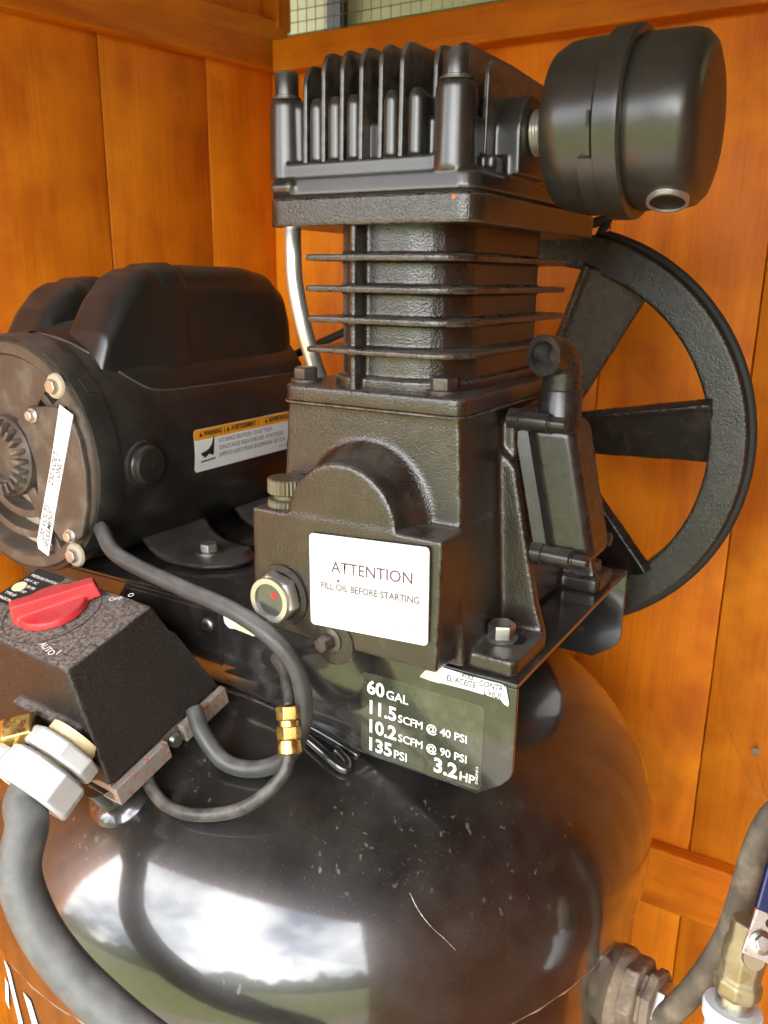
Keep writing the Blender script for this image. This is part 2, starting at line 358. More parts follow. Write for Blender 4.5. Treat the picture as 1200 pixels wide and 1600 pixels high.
# wire mesh over the vent opening
ms = thing('wire_mesh', 'fine square wire mesh stretched over the vent above the back wall', 'mesh', (.1, .612, .57))
for k in range(92):
    x = -.59+k*.0150; B().cyl((x, .6125, .566), (0, 0, 1), .0006, .24, 5).put('wire', 'wire', ms)
for k in range(16):
    z = .570+k*.0150; B().cyl((-.60, .6140, z), (1, 0, 0), .0006, 1.38, 5).put('wire', 'wire', ms)
sd_ = thing('siding_panel', 'pale cream siding seen through the wire mesh of the vent', 'siding', (0, 1.0, -1.3))
for k in range(16):
    B().hull8([(-1.6, 1.0, .25+k*.11), (1.5, 1.0, .25+k*.11), (1.5, 1.03, .25+k*.11), (-1.6, 1.03, .25+k*.11), (-1.6, 1.012, .358+k*.11), (1.5, 1.012, .358+k*.11), (1.5, 1.03, .358+k*.11), (-1.6, 1.03, .358+k*.11)]).put('siding_board', 'siding', sd_)
B().quadbox(-1.6, 1.5, 1.031, 1.06, -1.34, 2.0).put('backing', 'siding', sd_)
B().quadbox(-.76, -.73, .97, .995, .25, 1.9).put('dark_strip', 'bore_dark', sd_)
# left wall: 12 degrees off square
A = math.radians(12)
lw = thing('left_wall', 'orange stained plank wall behind the motor, with a rail along its top', 'wall', (-.72, 0, -1.3), kind='structure')
Ml = wall_frame((-.596, .6, 0), (math.sin(A), math.cos(A), 0))
planks(lw, Ml, -.115-.155*9, [.155]*9+[.113], -1.28, .93)
o_ = B().quadbox(-1.46, .05, .024, .038, -1.30, .93).put('light_block', 'dark_board', lw); o_.matrix_basis = Ml  # added behind the planks, blocks light at the seams
board(lw, Ml, -1.44, .010, -.022, -.0005, .519, .583, mt='stained_rail')
board(lw, Ml, -1.44, -.03, -.022, -.0005, -.58, -.50, mt='stained_rail')
# right wall, floor, roof and front beam: outside the frame, they close the shed
rw = thing('right_wall', 'plank wall to the right of the air filter, its shade painted in as dark brown', 'wall', (.80, -.1, -1.3), kind='structure')
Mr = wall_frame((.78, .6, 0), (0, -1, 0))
planks(rw, Mr, 0, [.176]*8, -1.28, .93, mt='shaded_wood')
o_ = B().quadbox(-.05, 1.41, .024, .038, -1.30, .93).put('light_block', 'dark_board', rw); o_.matrix_basis = Mr  # added blocker, keeps sunlight out of the gaps
rf = thing('roof', 'dark board roof over the compressor', 'roof', (0, -.1, .93), kind='structure')
for k in range(10):
    B().quadbox(-1.02, .98, -.90+k*.17, -.90+k*.17+.167, .932, .952).put('roof_board', 'roof_wood', rf)
B().quadbox(-1.03, .99, -.91, 1.02, .953, .975).put('roof_light_block', 'roof_wood', rf)  # unseen sheet added over the boards against sun leaking between them
B().quadbox(-1.0, .80, -.86, -.82, .66, .93).put('front_beam', 'stained_rail', rf, bevel=.004)
fl = B().quadbox(-1.0, .80, -.85, .598, -1.32, -1.285).put('floor', 'concrete'); fl['kind'] = 'structure'
lawn = B().quadbox(-60, 60, -90, 60, -1.42, -1.34).put('lawn', 'lawn'); lawn['kind'] = 'structure'
pv = B().quadbox(-2.6, 2.2, -1.9, -.852, -1.339, -1.31).put('bounce_apron', 'concrete'); pv['kind'] = 'structure'  # unseen apron added to bounce neutral light into the shed
def hedge(x0, x1, y, h, seed, name='hedge'):
    bm = bmesh.new(); nx, nz = 260, 30; vs = []
    for i in range(nx+1):
        row = []
        for j in range(nz+1):
            a = j/nz*PI; x = x0+(x1-x0)*i/nx; rr = 1+.28*noise.noise((x*.55, a*2.2, seed))+.14*noise.noise((x*1.9, a*6, seed+5))+.10*noise.noise((x*6, a*16, seed+9))
            hh = h*(.62+.5/(1+math.exp(-(x-2)*.6)))*max(.45, 1+.9*noise.noise((x*.30, seed, 0))+.35*noise.noise((x*1.1, seed, 3))); row.append(bm.verts.new((x, y+math.cos(a)*.9*rr, -1.36+math.sin(a)*hh*rr)))
        vs.append(row)
    for i in range(nx):
        for j in range(nz): bm.faces.new((vs[i][j], vs[i+1][j], vs[i+1][j+1], vs[i][j+1]))
    bm.faces.new([r[0] for r in vs]+[r[-1] for r in reversed(vs)])
    bmesh.ops.recalc_face_normals(bm, faces=bm.faces)
    me = bpy.data.meshes.new(name); bm.to_mesh(me); bm.free(); return link(name, me, 'hedge', smooth=180)
hg = hedge(-30, 30, -15.5, 2.6, 3.3)
hg['label'] = 'uneven green hedge across the lawn, reflected in the glossy tank'; hg['category'] = 'hedge'

# ------------------------------------------------------------------ air tank and its mounting plate
TC = Vector((-.224, .184, -.2425)); TR, TH = .325, .175
tank = thing('air_tank', 'glossy black upright air tank with domed top and mounting plate under pump and motor', 'air tank', (TC.x, TC.y, -1.285))
prof = [(TH*math.sin(a), TR*math.cos(a)) for a in [PI/2*k/40 for k in range(40, -1, -1)]]
B().lathe(prof+[(-.022, TR)], TC, (0, 0, 1), 160, close=False).put('dome', 'tank_black', tank, smooth=180)
B().lathe([(-.018, TR-.006), (-.06, TR-.006), (-.9, TR-.006), (-.98, TR*.7), (-.99, 0)], TC, (0, 0, 1), 160, close=False).put('shell', 'tank_black', tank, smooth=60)
bmw = B()
n = 220; pts = [TC+Vector((math.cos(2*PI*k/n)*(TR-.0035), math.sin(2*PI*k/n)*(TR-.0035), -.0235+.0012*math.sin(k*1.9))) for k in range(n+1)]
bmw.tube(pts, .0032, 8, 1, rf=lambda t: .0030+.0010*noise.noise((t*260, 1, 2))); bmw.put('weld_seam', 'rusty', tank, smooth=180)
for k in range(3):
    a = 2*PI*k/3+.5; c = Vector((TC.x+math.cos(a)*.27, TC.y+math.sin(a)*.27, 0))
    B().quadbox(c.x-.03, c.x+.03, c.y-.03, c.y+.03, -1.285, -1.15).put('foot', 'plate_black', tank, bevel=.004)
# mounting plate: a tray with skirts
PX0, PX1, PY0, PY1, PZ = -.47, .038, .036, .300, -.012
mp_ = B().quadbox(PX0, PX1, PY0, PY1, PZ-.0035, PZ).put('mounting_plate', 'plate_black', tank, bevel=.001)
def skirt(y, th, name):
    o = [(PX0, -.100), (.004, -.103), (.012, -.1035), (.031, -.090), (.0365, -.083), (.038, -.078), (.038, PZ-.0036), (PX0, PZ-.0036)]
    return B().prism(o, 'y', y, y+th).put(name, 'plate_black', tank, bevel=.0008)
sk = skirt(PY0, .0032, 'front_skirt'); skirt(PY1-.0032, .0032, 'rear_skirt')
# dark round hole in the front skirt, service cover, screw
B().lathe([(0, .0115), (.0008, .0125), (.0012, .0115), (.0012, 0)], (-.164, PY0-.0001, -.046), (0, -1, 0), 32).put('hole', 'bore_dark', sk, smooth=40)
B().ring((-.164, PY0-.0002, -.046), (0, -1, 0), .0135, .0115, .0014).put('hole_rim', 'plate_black', sk, smooth=40)
cv = B().prism(rrect(-.330, -.2195, -.067, -.019, .002, 2), 'y', PY0-.0016, PY0-.0002).put('service_cover', 'plate_black', tank, bevel=.0004)
B().lathe([(0, .0062), (.0012, .0058), (.0026, .0036), (.0028, 0)], (-.232, PY0-.0016, -.032), (0, -1, 0), 24).put('screw', 'screw_steel', cv, smooth=50)
B().lathe([(0, .0024), (.0003, .0024), (.0003, 0)], (-.232, PY0-.0044, -.032), (0, -1, 0), 6).put('screw_socket', 'bore_dark', cv)
# weld bead where the skirt meets the dome, ending in a flattened loop
def dome_z(x, y): return TC.z+TH*math.sqrt(max(0, 1-((x-TC.x)**2+(y-TC.y)**2)/TR**2))
wp = [(x, PY0-.0015, dome_z(x, PY0)+.001) for x in [-.24+.012*k for k in range(14)]]
B().tube(wp, .003, 10, 3, rf=lambda t: .0024+.0012*noise.noise((t*40, 3, 1))).put('weld_bead', 'tank_black', tank, smooth=180)
lp = [(-.150, .026, -.093), (-.128, .022, -.0945), (-.108, .018, -.099), (-.092, .016, -.105), (-.085, .018, -.1075), (-.088, .023, -.105), (-.100, .026, -.100)]
B().tube(lp, .0036, 10, 8).put('lifting_loop', 'tank_black', tank, smooth=180)
# decal with ratings
dy = PY0-.0004
dc = B().prism(rrect(-.0835, .0155, -.1005, -.0345, .004, 5), 'y', PY0-.0003, PY0-.00002).put('rating_decal', 'decal_clear', tank, label='clear decal with white ratings on the front skirt')
RX, UZ = (1, 0, 0), (0, 0, 1)
def spec(z, big, small, x=-.0785, s1=.0150, s2=.0098, dx=None):
    me = tmesh(big, s1, .00045); wdt = max(v.co.x for v in me.vertices); bpy.data.meshes.remove(me)
    text(big, s1, (x, dy, z), RX, UZ, 'print_white', dc, .00045)
    text(small, s2, (x+wdt+.0014, dy, z), RX, UZ, 'print_white', dc, .0001)
spec(-.0505, '60', 'GAL'); spec(-.0665, '11.5', 'SCFM @ 40 PSI', s2=.0086); spec(-.0820, '10.2', 'SCFM @ 90 PSI', s2=.0086); spec(-.0970, '135', 'PSI')
spec(-.0965, '3.2', 'HP', x=-.022, s1=.0158)
text('D26828 8/13', .0026, (.0130, dy, -.0955), (0, 0, 1), (-1, 0, 0), 'print_white', dc)
# torn oil-warning stickers under the crankcase
st = B().prism([(-.030, -.020), (-.018, -.0135), (.004, -.0145), (.0255, -.0142), (.0300, -.0150), (.0330, -.0265), (.0325, -.0290), (.0295, -.0280), (.0270, -.0255), (.004, -.0250), (-.020, -.0255), (-.032, -.0245)], 'y', PY0-.0012, PY0-.0006).put('torn_sticker', 'label_white', tank, label='torn white sticker with yellowed left edge')
B().prism([(-.034, -.0250), (-.030, -.0195), (-.0215, -.0150), (-.0165, -.0150), (-.0180, -.0258), (-.026, -.0258)], 'y', PY0-.0017, PY0-.0013).put('yellowed_edge', 'label_yellow', st)
text('EL ACEITE', .0062, (-.0135, PY0-.0014, -.0222), RX, (0.03, 0, 1), 'ink_black', st, .00012, sx=.8, shear=.1)
text('ROLE', .0046, (-.002, PY0-.0014, -.0168), RX, (0.03, 0, 1), 'ink_black', st, .00012, sx=.8, shear=.1)
text("CONTR'", .0062, (.0108, PY0-.0014, -.0192), RX, (0.03, 0, 1), 'ink_black', st, .00012, sx=.8, shear=.1)
text("L'HUI", .0066, (.0145, PY0-.0014, -.0252), RX, (0.03, 0, 1), 'ink_black', st, .00012, sx=.8, shear=.1)
B().prism([(-.216, -.0165), (-.205, -.0150), (-.185, -.0170), (-.165, -.0200), (-.168, -.0270), (-.185, -.0310), (-.205, -.0290), (-.214, -.0270)], 'y', PY0-.0012, PY0-.0006).put('torn_sticker', 'label_yellow', tank, label='torn yellow sticker behind the cable')
B().lathe([(0, .0075), (.0012, .0060), (.0016, 0)], (-.2075, PY0-.0012, -.0225), (0, -1, 0), 20).put('plastic_plug', 'label_white', tank, smooth=60)
# letters on the shell and a tan patch painted in for a reflection, both curved
def onshell(th, z, r=TR-.0052): return Vector((TC.x+r*math.cos(math.radians(th)), TC.y+r*math.sin(math.radians(th)), z))
def curved(poly, name, material, nsub=10):
    (a, b, c, d) = poly; bm = bmesh.new(); rows = []
    for i in range(nsub+1):
        t = i/nsub; p = [a[k]+(b[k]-a[k])*t for k in (0, 1)]; q = [d[k]+(c[k]-d[k])*t for k in (0, 1)]
        rows.append([bm.verts.new(onshell(*p)), bm.verts.new(onshell(*q))])
    for i in range(nsub): bm.faces.new((rows[i][0], rows[i+1][0], rows[i+1][1], rows[i][1]))
    me = bpy.data.meshes.new(name); bm.to_mesh(me); bm.free()
    return link(name, me, material, tank, smooth=180)
curved([(-108.5, -.290), (-106.3, -.290), (-102.6, -.345), (-104.9, -.345)], 'letter_stroke', 'print_white')
curved([(-111.5, -.345), (-109.6, -.345), (-108.0, -.312), (-109.5, -.312)], 'letter_stroke', 'print_white')
curved([(-101.6, -.294), (-99.5, -.294), (-96.2, -.340), (-98.4, -.340)], 'letter_stroke', 'print_white')
curved([(-52.5, -.2650), (-48.6, -.2650), (-48.2, -.290), (-52.9, -.290)], 'reflection_patch', 'reflection_tan')
def ondome(x, y): return Vector((x, y, dome_z(x, y)))
B().tube([tuple(ondome(*q)) for q in [(-.0126, -.0126), (-.004, -.0150), (.006, -.0145), (.0140, -.0120), (.0223, -.0093)]], .0005, 6, 8, rf=lambda t: .0001+.0007*abs(noise.noise((t*14, 3, 1)))).put('paint_scratch', 'zinc', tank, smooth=180)
# threaded bung under the pressure switch
nb = Vector((-.02, -.55, .83)).normalized(); pb = Vector((-.232, -.0665, -.1335))
B().lathe([(-.004, .026), (.002, .0255), (.006, .021), (.007, .0165), (.03, .0165)], pb, nb, 40).put('bung', 'tank_black', tank, smooth=35)

# ------------------------------------------------------------------ pump
pump = thing('compressor_pump', 'black cast iron compressor pump with finned head on the mounting plate', 'pump', (-.077, .15, PZ))
XC = -.077
b = B()
b.hull8([(-.154, 0, .000), (-.004, 0, -.001), (-.006, .08, -.004), (-.152, .08, -.004), (-.153, .0012, .088), (-.003, .0012, .088), (-.003, .08, .088), (-.153, .08, .088)])
b.cyl((-.0795, .0018, .085), (0, 1, 0), .0430, .06, 48, .0435)
b.lathe([(.0, .0400), (.006, .0440), (.012, .0480), (.017, .0540), (.040, .0560)], (-.0760, .0160, .0860), (0, 1, 0), 48)
b.hull8([(-.155, .030, -.008), (.001, .030, -.008), (.001, .262, -.010), (-.155, .262, -.010), (-.1435, .0325, .166), (-.0105, .0325, .166), (-.0105, .255, .166), (-.1435, .255, .166)])
b.prism(rrect(-.1475, -.0065, .0290, .258, .010), 'z', .1600, .1722)
for sx in (1, -1):
    X = lambda x: XC+sx*(x-XC)
    def foot(y0, y1): b.prism([(X(-.02), y0), (X(.030), y0), (X(.0345), y0+.005), (X(.0345), y1-.006), (X(.028), y1), (X(-.02), y1)], 'z', PZ+.0002, .0005)
    foot(.040, .103); foot(.222, .266)
    b.prism([(X(-.012), -.004), (X(.033), -.002), (X(.026), .020), (X(.0165), .060), (X(.004), .118), (X(-.012), .135)], 'y', .094, .1035)
    b.prism([(X(-.012), -.004), (X(.030), -.002), (X(.021), .030), (X(.012), .055), (X(-.012), .070)], 'y', .226, .236)
    b.prism([(X(-.010), .02), (X(.008), .045), (X(.000), .148), (X(-.015), .152)], 'y', .100, .200)
case = b.cast('crankcase', 'cast_black', pump, .00135, 16)
# gasket line under the cylinder base
B().prism(rrect(-.1482, -.0058, .0283, .2587, .0105), 'z', .1594, .1604).put('base_seam', 'cast_black', case)
# cylinder block
b = B()
FX0, FX1, FY0, FY1 = -.126, -.0095, .0285, .228
b.prism(rrect(-.1130, -.0225, .0430, .218, (.020, .040, .040, .02), 8), 'z', .168, .279)
b.prism(rrect(-.1175, -.0190, .0385, .222, (.022, .043, .04, .02), 8), 'z', .1705, .1790)
for z in (.2560, .2363, .2166, .1967):
    b.prism(rrect(FX0, FX1, FY0, FY1, (.004, .030, .02, .004), 8), 'z', z-.0021, z+.0021)
b.prism([(-.0905, .0300), (-.0862, .0300), (-.0850, .050), (-.0917, .050)], 'z', .171, .278)
b.cast('cylinder_block', 'cast_black', pump, .00115, 4)
plate_o = rrect(-.1545, -.0010, .0245, .2530, .0125)
b = B(); b.prism(plate_o, 'z', .2752, .2924); b.cast('valve_plate', 'cast_black', pump, .0013, 3)
B().prism(rrect(-.1525, -.0030, .0265, .2510, .0115), 'z', .2922, .2938).put('head_gasket', 'gasket', pump)
# cylinder head
hd = B(); hd.prism(rrect(-.1540, -.0015, .0250, .2525, .0125), 'z', .2940, .3040, top=rrect(-.1525, -.0030, .0265, .2510, .0115)); hd.prism(rrect(-.1500, -.0055, .0290, .2485, .011), 'z', .303, .3070)
hd.prism(rrect(-.1405, -.0280, .0270, .050, .004), 'z', .3045, .3135)
hd.prism(rrect(-.1400, -.0140, .0440, .236, .006), 'z', .305, .3360)
for x in (-.1340, -.1195, -.1055, -.0915, -.0645, -.0475):
    hd.lathe([(0, .0058), (.038, .0054), (.0425, .0036), (.0435, 0)], (x, .0385, .309), (0, 0, 1), 20)
    hd.quadbox(x-.0054, x+.0054, .039, .050, .309, .349)
hd.prism(rrect(-.0190, -.0055, .058, .236, .003), 'z', .305, .3150)
for (x, y, r) in ((-.1435, .0375, .0112), (-.0215, .0375, .0122), (-.1435, .238, .012), (-.0215, .238, .012)):
    hd.lathe([(0, r*1.06), (.0445, r*.98), (.047, r*.9), (.0477, r*.72), (.0477, 0)], (x, y, .305), (0, 0, 1), 36)
hd.lathe([(0, .001), (.002, .0042), (.016, .0042), (.019, .001)], (-.1480, .0258, .2990), (1, 0, 0), 16)   # casting lug
# intake boss
hd.prism([(.1000+.0240*math.cos(a), .3300+.0235*math.sin(a)) for a in [PI*k/16 for k in range(17)]]+[(.0765, .306), (.1235, .306)], 'x', -.030, .0030)
head = hd.cast('cylinder_head', 'head_black', pump, .0012, 3)
fz = .3790
for i, x in enumerate((-.1275, -.1135, -.0995, -.0855, -.0715, -.0570, -.0430, -.0295)):
    top = fz if 0 < i else fz-.006
    y0 = .0340 if i < 6 else .050
    pr = [(y0, .3100), (y0+.0012, top-.014)]+[(y0+.0012+.012*(1-math.cos(a)), top-.014+.014*math.sin(a)) for a in [PI/2*k/6 for k in range(1, 7)]]+[(.130, top+.001), (.215, top-.002)]+[(.215+.012*math.sin(a), top-.014+.012*math.cos(a)) for a in [PI/2*k/5 for k in range(0, 6)]]+[(.232, .310)]
    B().prism(pr, 'x', x-.00175, x+.00175).put('fin', 'head_black', head, bevel=.0011, segs=2)
pr = [(.0620, .310), (.0630, .360)]+[(.0630+.008*(1-math.cos(a)), .360+.009*math.sin(a)) for a in [PI/2*k/5 for k in range(1, 6)]]+[(.16, .3690), (.200, .3655), (.214, .3550), (.218, .310)]
B().prism(pr, 'x', -.0165, -.0130).put('fin', 'head_black', head, bevel=.0011)
for (x, y, r) in ((-.1435, .0375, .0077), (-.0215, .0375, .0085), (-.1435, .238, .0080), (-.0215, .238, .0080)):
    o = B().lathe([(0, r*1.10), (.0022, r*1.10), (.0026, r), (.0150, r), (.0162, r*.93), (.0162, r*.45), (.012, r*.40), (.012, 0)], (x, y, .3527), (0, 0, 1), 32).put('head_bolt', 'head_black', pump, smooth=35)
    B().ring((x, y, .3527), (0, 0, 1), r*1.22, r*.9, .0012).put('washer', 'dark_bolt', o, smooth=40)
B().lathe([(0, .0014), (.0004, .0010), (.0005, 0)], (-.0145, .0243, .2890), (0, -1, 0), 12).put('paint_mark', 'orange_mark', pump)
# intake nipple with thread
tp = []
for k in range(22):
    t = k/21*.020; tp += [(t, .0138 if k % 2 else .0126)]
nip = B().lathe([(-.006, .0122), (0, .0122)]+tp[1:], (.0030, .1000, .3320), (1, 0, 0), 40).put('intake_nipple', 'bright_zinc', pump, smooth=30)
# air filter
fa = (.0, .1000, .3320)
af = B().lathe([(.0180, 0), (.0180, .026), (.0188, .036), (.0225, .0440), (.0300, .0478), (.0360, .0484), (.0560, .0488), (.0560, .0480), (.0700, .0480), (.0700, .0470), (.0720, .0468), (.0745, .0478), (.0970, .0474), (.1030, .0457), (.1070, .0417), (.1092, .0350), (.1098, .0200), (.1098, 0)], fa, (1, 0, 0), 96).put('air_filter', 'filter_black', pump, smooth=32)
band = B().lathe([(.0545, .0486), (.0545, .0512), (.0560, .0526), (.0660, .0530), (.0690, .0526), (.0705, .0512), (.0708, .0482)], fa, (1, 0, 0), 96, close=False).put('filter_band', 'filter_black', af, smooth=35)
def onband(ang, x, r): return Vector((x, fa[1]-r*math.cos(math.radians(ang)), fa[2]+r*math.sin(math.radians(ang))))
def patch(name, a0, a1, x0, x1, r, mt, parent, nn=10, th=.0012):
    bm = bmesh.new(); R_ = []
    for i in range(nn+1):
        a = a0+(a1-a0)*i/nn; R_.append([bm.verts.new(onband(a, x, rr)) for x, rr in ((x0, r), (x1, r), (x1, r+th), (x0, r+th))])
    for p, q in zip(R_, R_[1:]):
        for k in range(4): bm.faces.new((p[k], p[(k+1) % 4], q[(k+1) % 4], q[k]))
    bm.faces.new(R_[0]); bm.faces.new(R_[-1]); bmesh.ops.recalc_face_normals(bm, faces=bm.faces)
    me = bpy.data.meshes.new(name); bm.to_mesh(me); bm.free(); return link(name, me, mt, parent, smooth=40)
patch('band_tab', -75, -26, .0470, .0560, .0486, 'filter_black', af, 14, .0042)
patch('latch', -24, -6, .0522, .0548, .0486, 'filter_black', af, 8, .0042)
patch('latch_slot', -8, 1, .0528, .0546, .0490, 'bore_dark', af, 6, .0040)
dd = Vector((.05, -.36, -.93)).normalized()
pc = Vector(fa)+Vector((.0900, 0, 0))+dd*.0455
o = B().ring(pc, dd, .0118, .0100, .0036).put('intake_ring', 'bright_zinc', af, smooth=40)
B().lathe([(0, .0100), (.0026, .0100), (.0026, 0)], pc, dd, 24).put('intake_port', 'bore_dark', af)
# valve (breather) box on the right flank
def sh(x, z): return x-.235*(z-.15)      # the flank leans outward toward the foot
def boxprism(x0, x1, y0, y1, z0, z1, r): 
    b_ = B(); o_ = rrect(y0, y1, z0, z1, r, 4)
    v0 = [b_.bm.verts.new((sh(x0, z), y, z)) for y, z in o_]; v1 = [b_.bm.verts.new((sh(x1, z), y+(.004 if y < (y0+y1)/2 else -.004), z)) for y, z in o_]; n_ = len(o_)
    fs = [b_.bm.faces.new(v0), b_.bm.faces.new(v1)]+[b_.bm.faces.new((v0[i], v0[(i+1) % n_], v1[(i+1) % n_], v1[i])) for i in range(n_)]
    bmesh.ops.recalc_face_normals(b_.bm, faces=fs); return b_
vb = boxprism(.0050, .0365, .1080, .1600, .0520, .1500, .011).put('breather_box', 'cast_smooth', pump, bevel=.0075, segs=5)
boxprism(-.004, .0060, .1040, .1660, .0480, .1560, .006).put('box_flange', 'cast_smooth', vb, bevel=.0012)
boxprism(.0062, .0080, .1060, .1640, .0500, .1530, .006).put('box_gasket', 'gasket', vb)
for (y, z) in ((.1055, .1500), (.1055, .0560), (.161, .058)):
    o = B().lathe([(-.006, .0078), (.002, .0078), (.0030, .0070), (.0225, .0070), (.0235, .0062), (.0235, .0056), (.0245, .0056), (.0250, .0050), (.0262, .0050), (.0345, .0050), (.0352, .0044), (.0352, .0026), (.033, .0024), (.033, 0)], (sh(.0, z), y, z), (1, 0, -.02), 28).put('box_bolt', 'cast_smooth', vb, smooth=35)
    B().lathe([(0, .0026), (.0004, .0026), (.0004, 0)], (sh(.0, z)+.0331, y, z-.0006), (1, 0, -.02), 6).put('socket', 'bore_dark', o)
EL = Vector((.0225, .1260, .140))
B().lathe([(-.03, .0150), (.030, .0150), (.0312, .0142)], EL, (0, 0, 1), 36).put('breather_riser', 'cast_smooth', vb, smooth=40)
b = B()
b.tube([(.0225, .1260, .166), (.0225, .1260, .177), (.0222, .1250, .1862), (.0205, .1195, .1928), (.0178, .1120, .1945), (.0160, .1060, .1948)], .0133, 28, 8, caps=(True, False))
b.put('breather_elbow', 'cast_smooth', vb, smooth=50)
ed = Vector((-.28, -1, -.0)).normalized(); ec = Vector((.0160, .1060, .1948))
B().ring(ec-ed*.001, ed, .0138, .0096, .0024).put('elbow_rim', 'cast_smooth', vb, smooth=40)
B().tube([tuple(ec-ed*.020), tuple(ec-ed*.010), tuple(ec+ed*.001)], .0097, 28, 4, caps=(True, False)).put('elbow_bore', 'tube_black', vb, smooth=60)
# crankcase bolts, fill cap, sight glass, drain plug
bolt(pump, (-.1390, .0480, .1722), (0, 0, 1), .0088, .0085, washer=.0110, rot=.2)
bolt(pump, (-.0310, .0505, .1722), (0, 0, 1), .0098, .0090, washer=.0118, rot=.5)
bolt(pump, (-.0310, .2450, .1722), (0, 0, 1), .0090, .0085, washer=.0110)
bolt(pump, (.0100, .0720, .0006), (0, 0, 1), .0100, .0105, 'zinc', washer=.0118, wm='cast_black', name='foot_bolt', rot=.75)
B().prism(rrect(.0140, .0265, .0665, .0830, .006, 5), 'z', .0004, .0010).put('bolt_slot', 'bore_dark', pump)
bolt(pump, (.0190, .2500, .0006), (0, 0, 1), .0085, .0085, 'screw_steel', name='foot_bolt')
kn = []
for k in range(64):
    kn.append(.0140 if k % 2 else .0133)
def knurl(z0, z1, name, par):
    bm = bmesh.new(); c = (-.1340, .0175); n_ = 64
    R_ = [[bm.verts.new((c[0]+rr*math.cos(2*PI*k/n_), c[1]+rr*math.sin(2*PI*k/n_), z)) for k in range(n_) for rr in [kn[k]*f]] for z, f in ((z0, .94), (z0+.001, 1), (z1-.001, 1), (z1, .93))]
    bm.faces.new(R_[0]); bm.faces.new(R_[-1])
    for p, q in zip(R_, R_[1:]):
        for k in range(n_): bm.faces.new((p[k], p[(k+1) % n_], q[(k+1) % n_], q[k]))
    bmesh.ops.recalc_face_normals(bm, faces=bm.faces); me = bpy.data.meshes.new(name); bm.to_mesh(me); bm.free(); return link(name, me, 'cap_brass', par)
oc = B().lathe([(0, .0125), (.0065, .0125), (.0075, .0095), (.0120, .0095), (.0120, 0)], (-.1340, .0175, .0865), (0, 0, 1), 36).put('oil_fill_cap', 'cap_brass', pump, smooth=35)
knurl(.0975, .1085, 'knurled_top', oc); knurl(.0880, .0935, 'knurled_collar', oc)
sgp = Vector((-.1285, -.0005, .0275))
sg = B().hexa(sgp, (0, -1, 0), .0185, .0105, .18).put('sight_glass', 'bright_zinc', pump, bevel=.0008)
B().ring(sgp+Vector((0, -.0100, 0)), (0, -1, 0), .0160, .0122, .0030).put('glass_bezel', 'bright_zinc', sg, smooth=40)
B().lathe([(0, .0122), (.0012, .0122), (.0012, 0)], sgp+Vector((0, -.0100, 0)), (0, -1, 0), 32).put('glass', 'glass_dark', sg)
B().lathe([(0, .0024), (.0004, .0020), (.0004, 0)], sgp+Vector((.0035, -.0113, .0040)), (0, -1, 0), 16).put('level_dot', 'red_dot', sg)
B().ring(sgp+Vector((.001, .0006, 0)), (0, -1, 0), .0225, .0178, .0016).put('sealing_ring', 'cast_smooth', sg, smooth=40)
dp_ = bolt(pump, (-.0850, -.0008, .0035), (-.12, -1, 0), .0062, .0115, 'dark_bolt', name='drain_plug')
B().lathe([(0, .0090), (.0020, .0088), (.0030, .0070), (.003, 0)], (-.0845, .0002, .0035), (-.12, -1, 0), 28).put('plug_collar', 'dark_bolt', dp_, smooth=40)
B().lathe([(0, .0165), (.0030, .0160), (.0035, .0140), (.0035, 0)], (-.0830, .0020, .0020), (0, -1, 0), 36).put('plug_boss', 'cast_smooth', pump, smooth=40)
# ATTENTION label, slightly crooked
LA, LB, LC, LD = Vector((-.1016, -.0006, .0783)), Vector((-.0105, -.0006, .0840)), Vector((-.0085, -.0012, .0200)), Vector((-.1006, -.0012, .0130))
lab_r = (LB-LA).normalized(); lab_u = (LA-LD).normalized()
lo = LD+Vector((0, -.0005, 0)); W_, H_ = (LB-LA).length, (LA-LD).length
def labpt(u, v, d=0.): return lo+lab_r*u+lab_u*v+Vector((0, -d, 0))
b = B(); outl = rrect(0, W_, 0, H_, .003, 4)
vs = [b.bm.verts.new(labpt(u, v, .0007)) for u, v in outl]; vb_ = [b.bm.verts.new(labpt(u, v, -.0004)) for u, v in outl]
b.bm.faces.new(vs); b.bm.faces.new(vb_)
for i in range(len(vs)): b.bm.faces.new((vs[i], vs[(i+1) % len(vs)], vb_[(i+1) % len(vs)], vb_[i]))
bmesh.ops.recalc_face_normals(b.bm, faces=b.bm.faces)
al = b.put('warning_label', 'label_white', pump, label='white rectangular label reading ATTENTION')
def frame_line(u0, u1, v0, v1, t, mt):
    for q in ((u0, u1, v0, v0+t), (u0, u1, v1-t, v1), (u0, u0+t, v0+t, v1-t), (u1-t, u1, v0+t, v1-t)):
        b = B(); b.bm.faces.new([b.bm.verts.new(labpt(u, v, .0009)) for u, v in ((q[0], q[2]), (q[1], q[2]), (q[1], q[3]), (q[0], q[3]))]); b.put('border_line', mt, al)
frame_line(.0035, W_-.0025, .0035, H_-.0035, .0003, 'ink_pale')
text('ATTENTION', .0112, labpt(.0178, .0400, .0010), lab_r, lab_u, 'ink_grey', al, .00010)
text('FILL OIL BEFORE STARTING', .0067, labpt(.0090, .0275, .0010), lab_r, lab_u, 'ink_pale', al, .00016, sx=.93)
text('095-1248-D', .0034, labpt(.0670, .0085, .0010), lab_r, lab_u, 'ink_pale', al)
B().lathe([(0, .0009), (.0004, .0012), (.0006, 0)], labpt(.0235, .0345, .0008), (0, -1, 0), 10).put('stain', 'ink_pale', al)

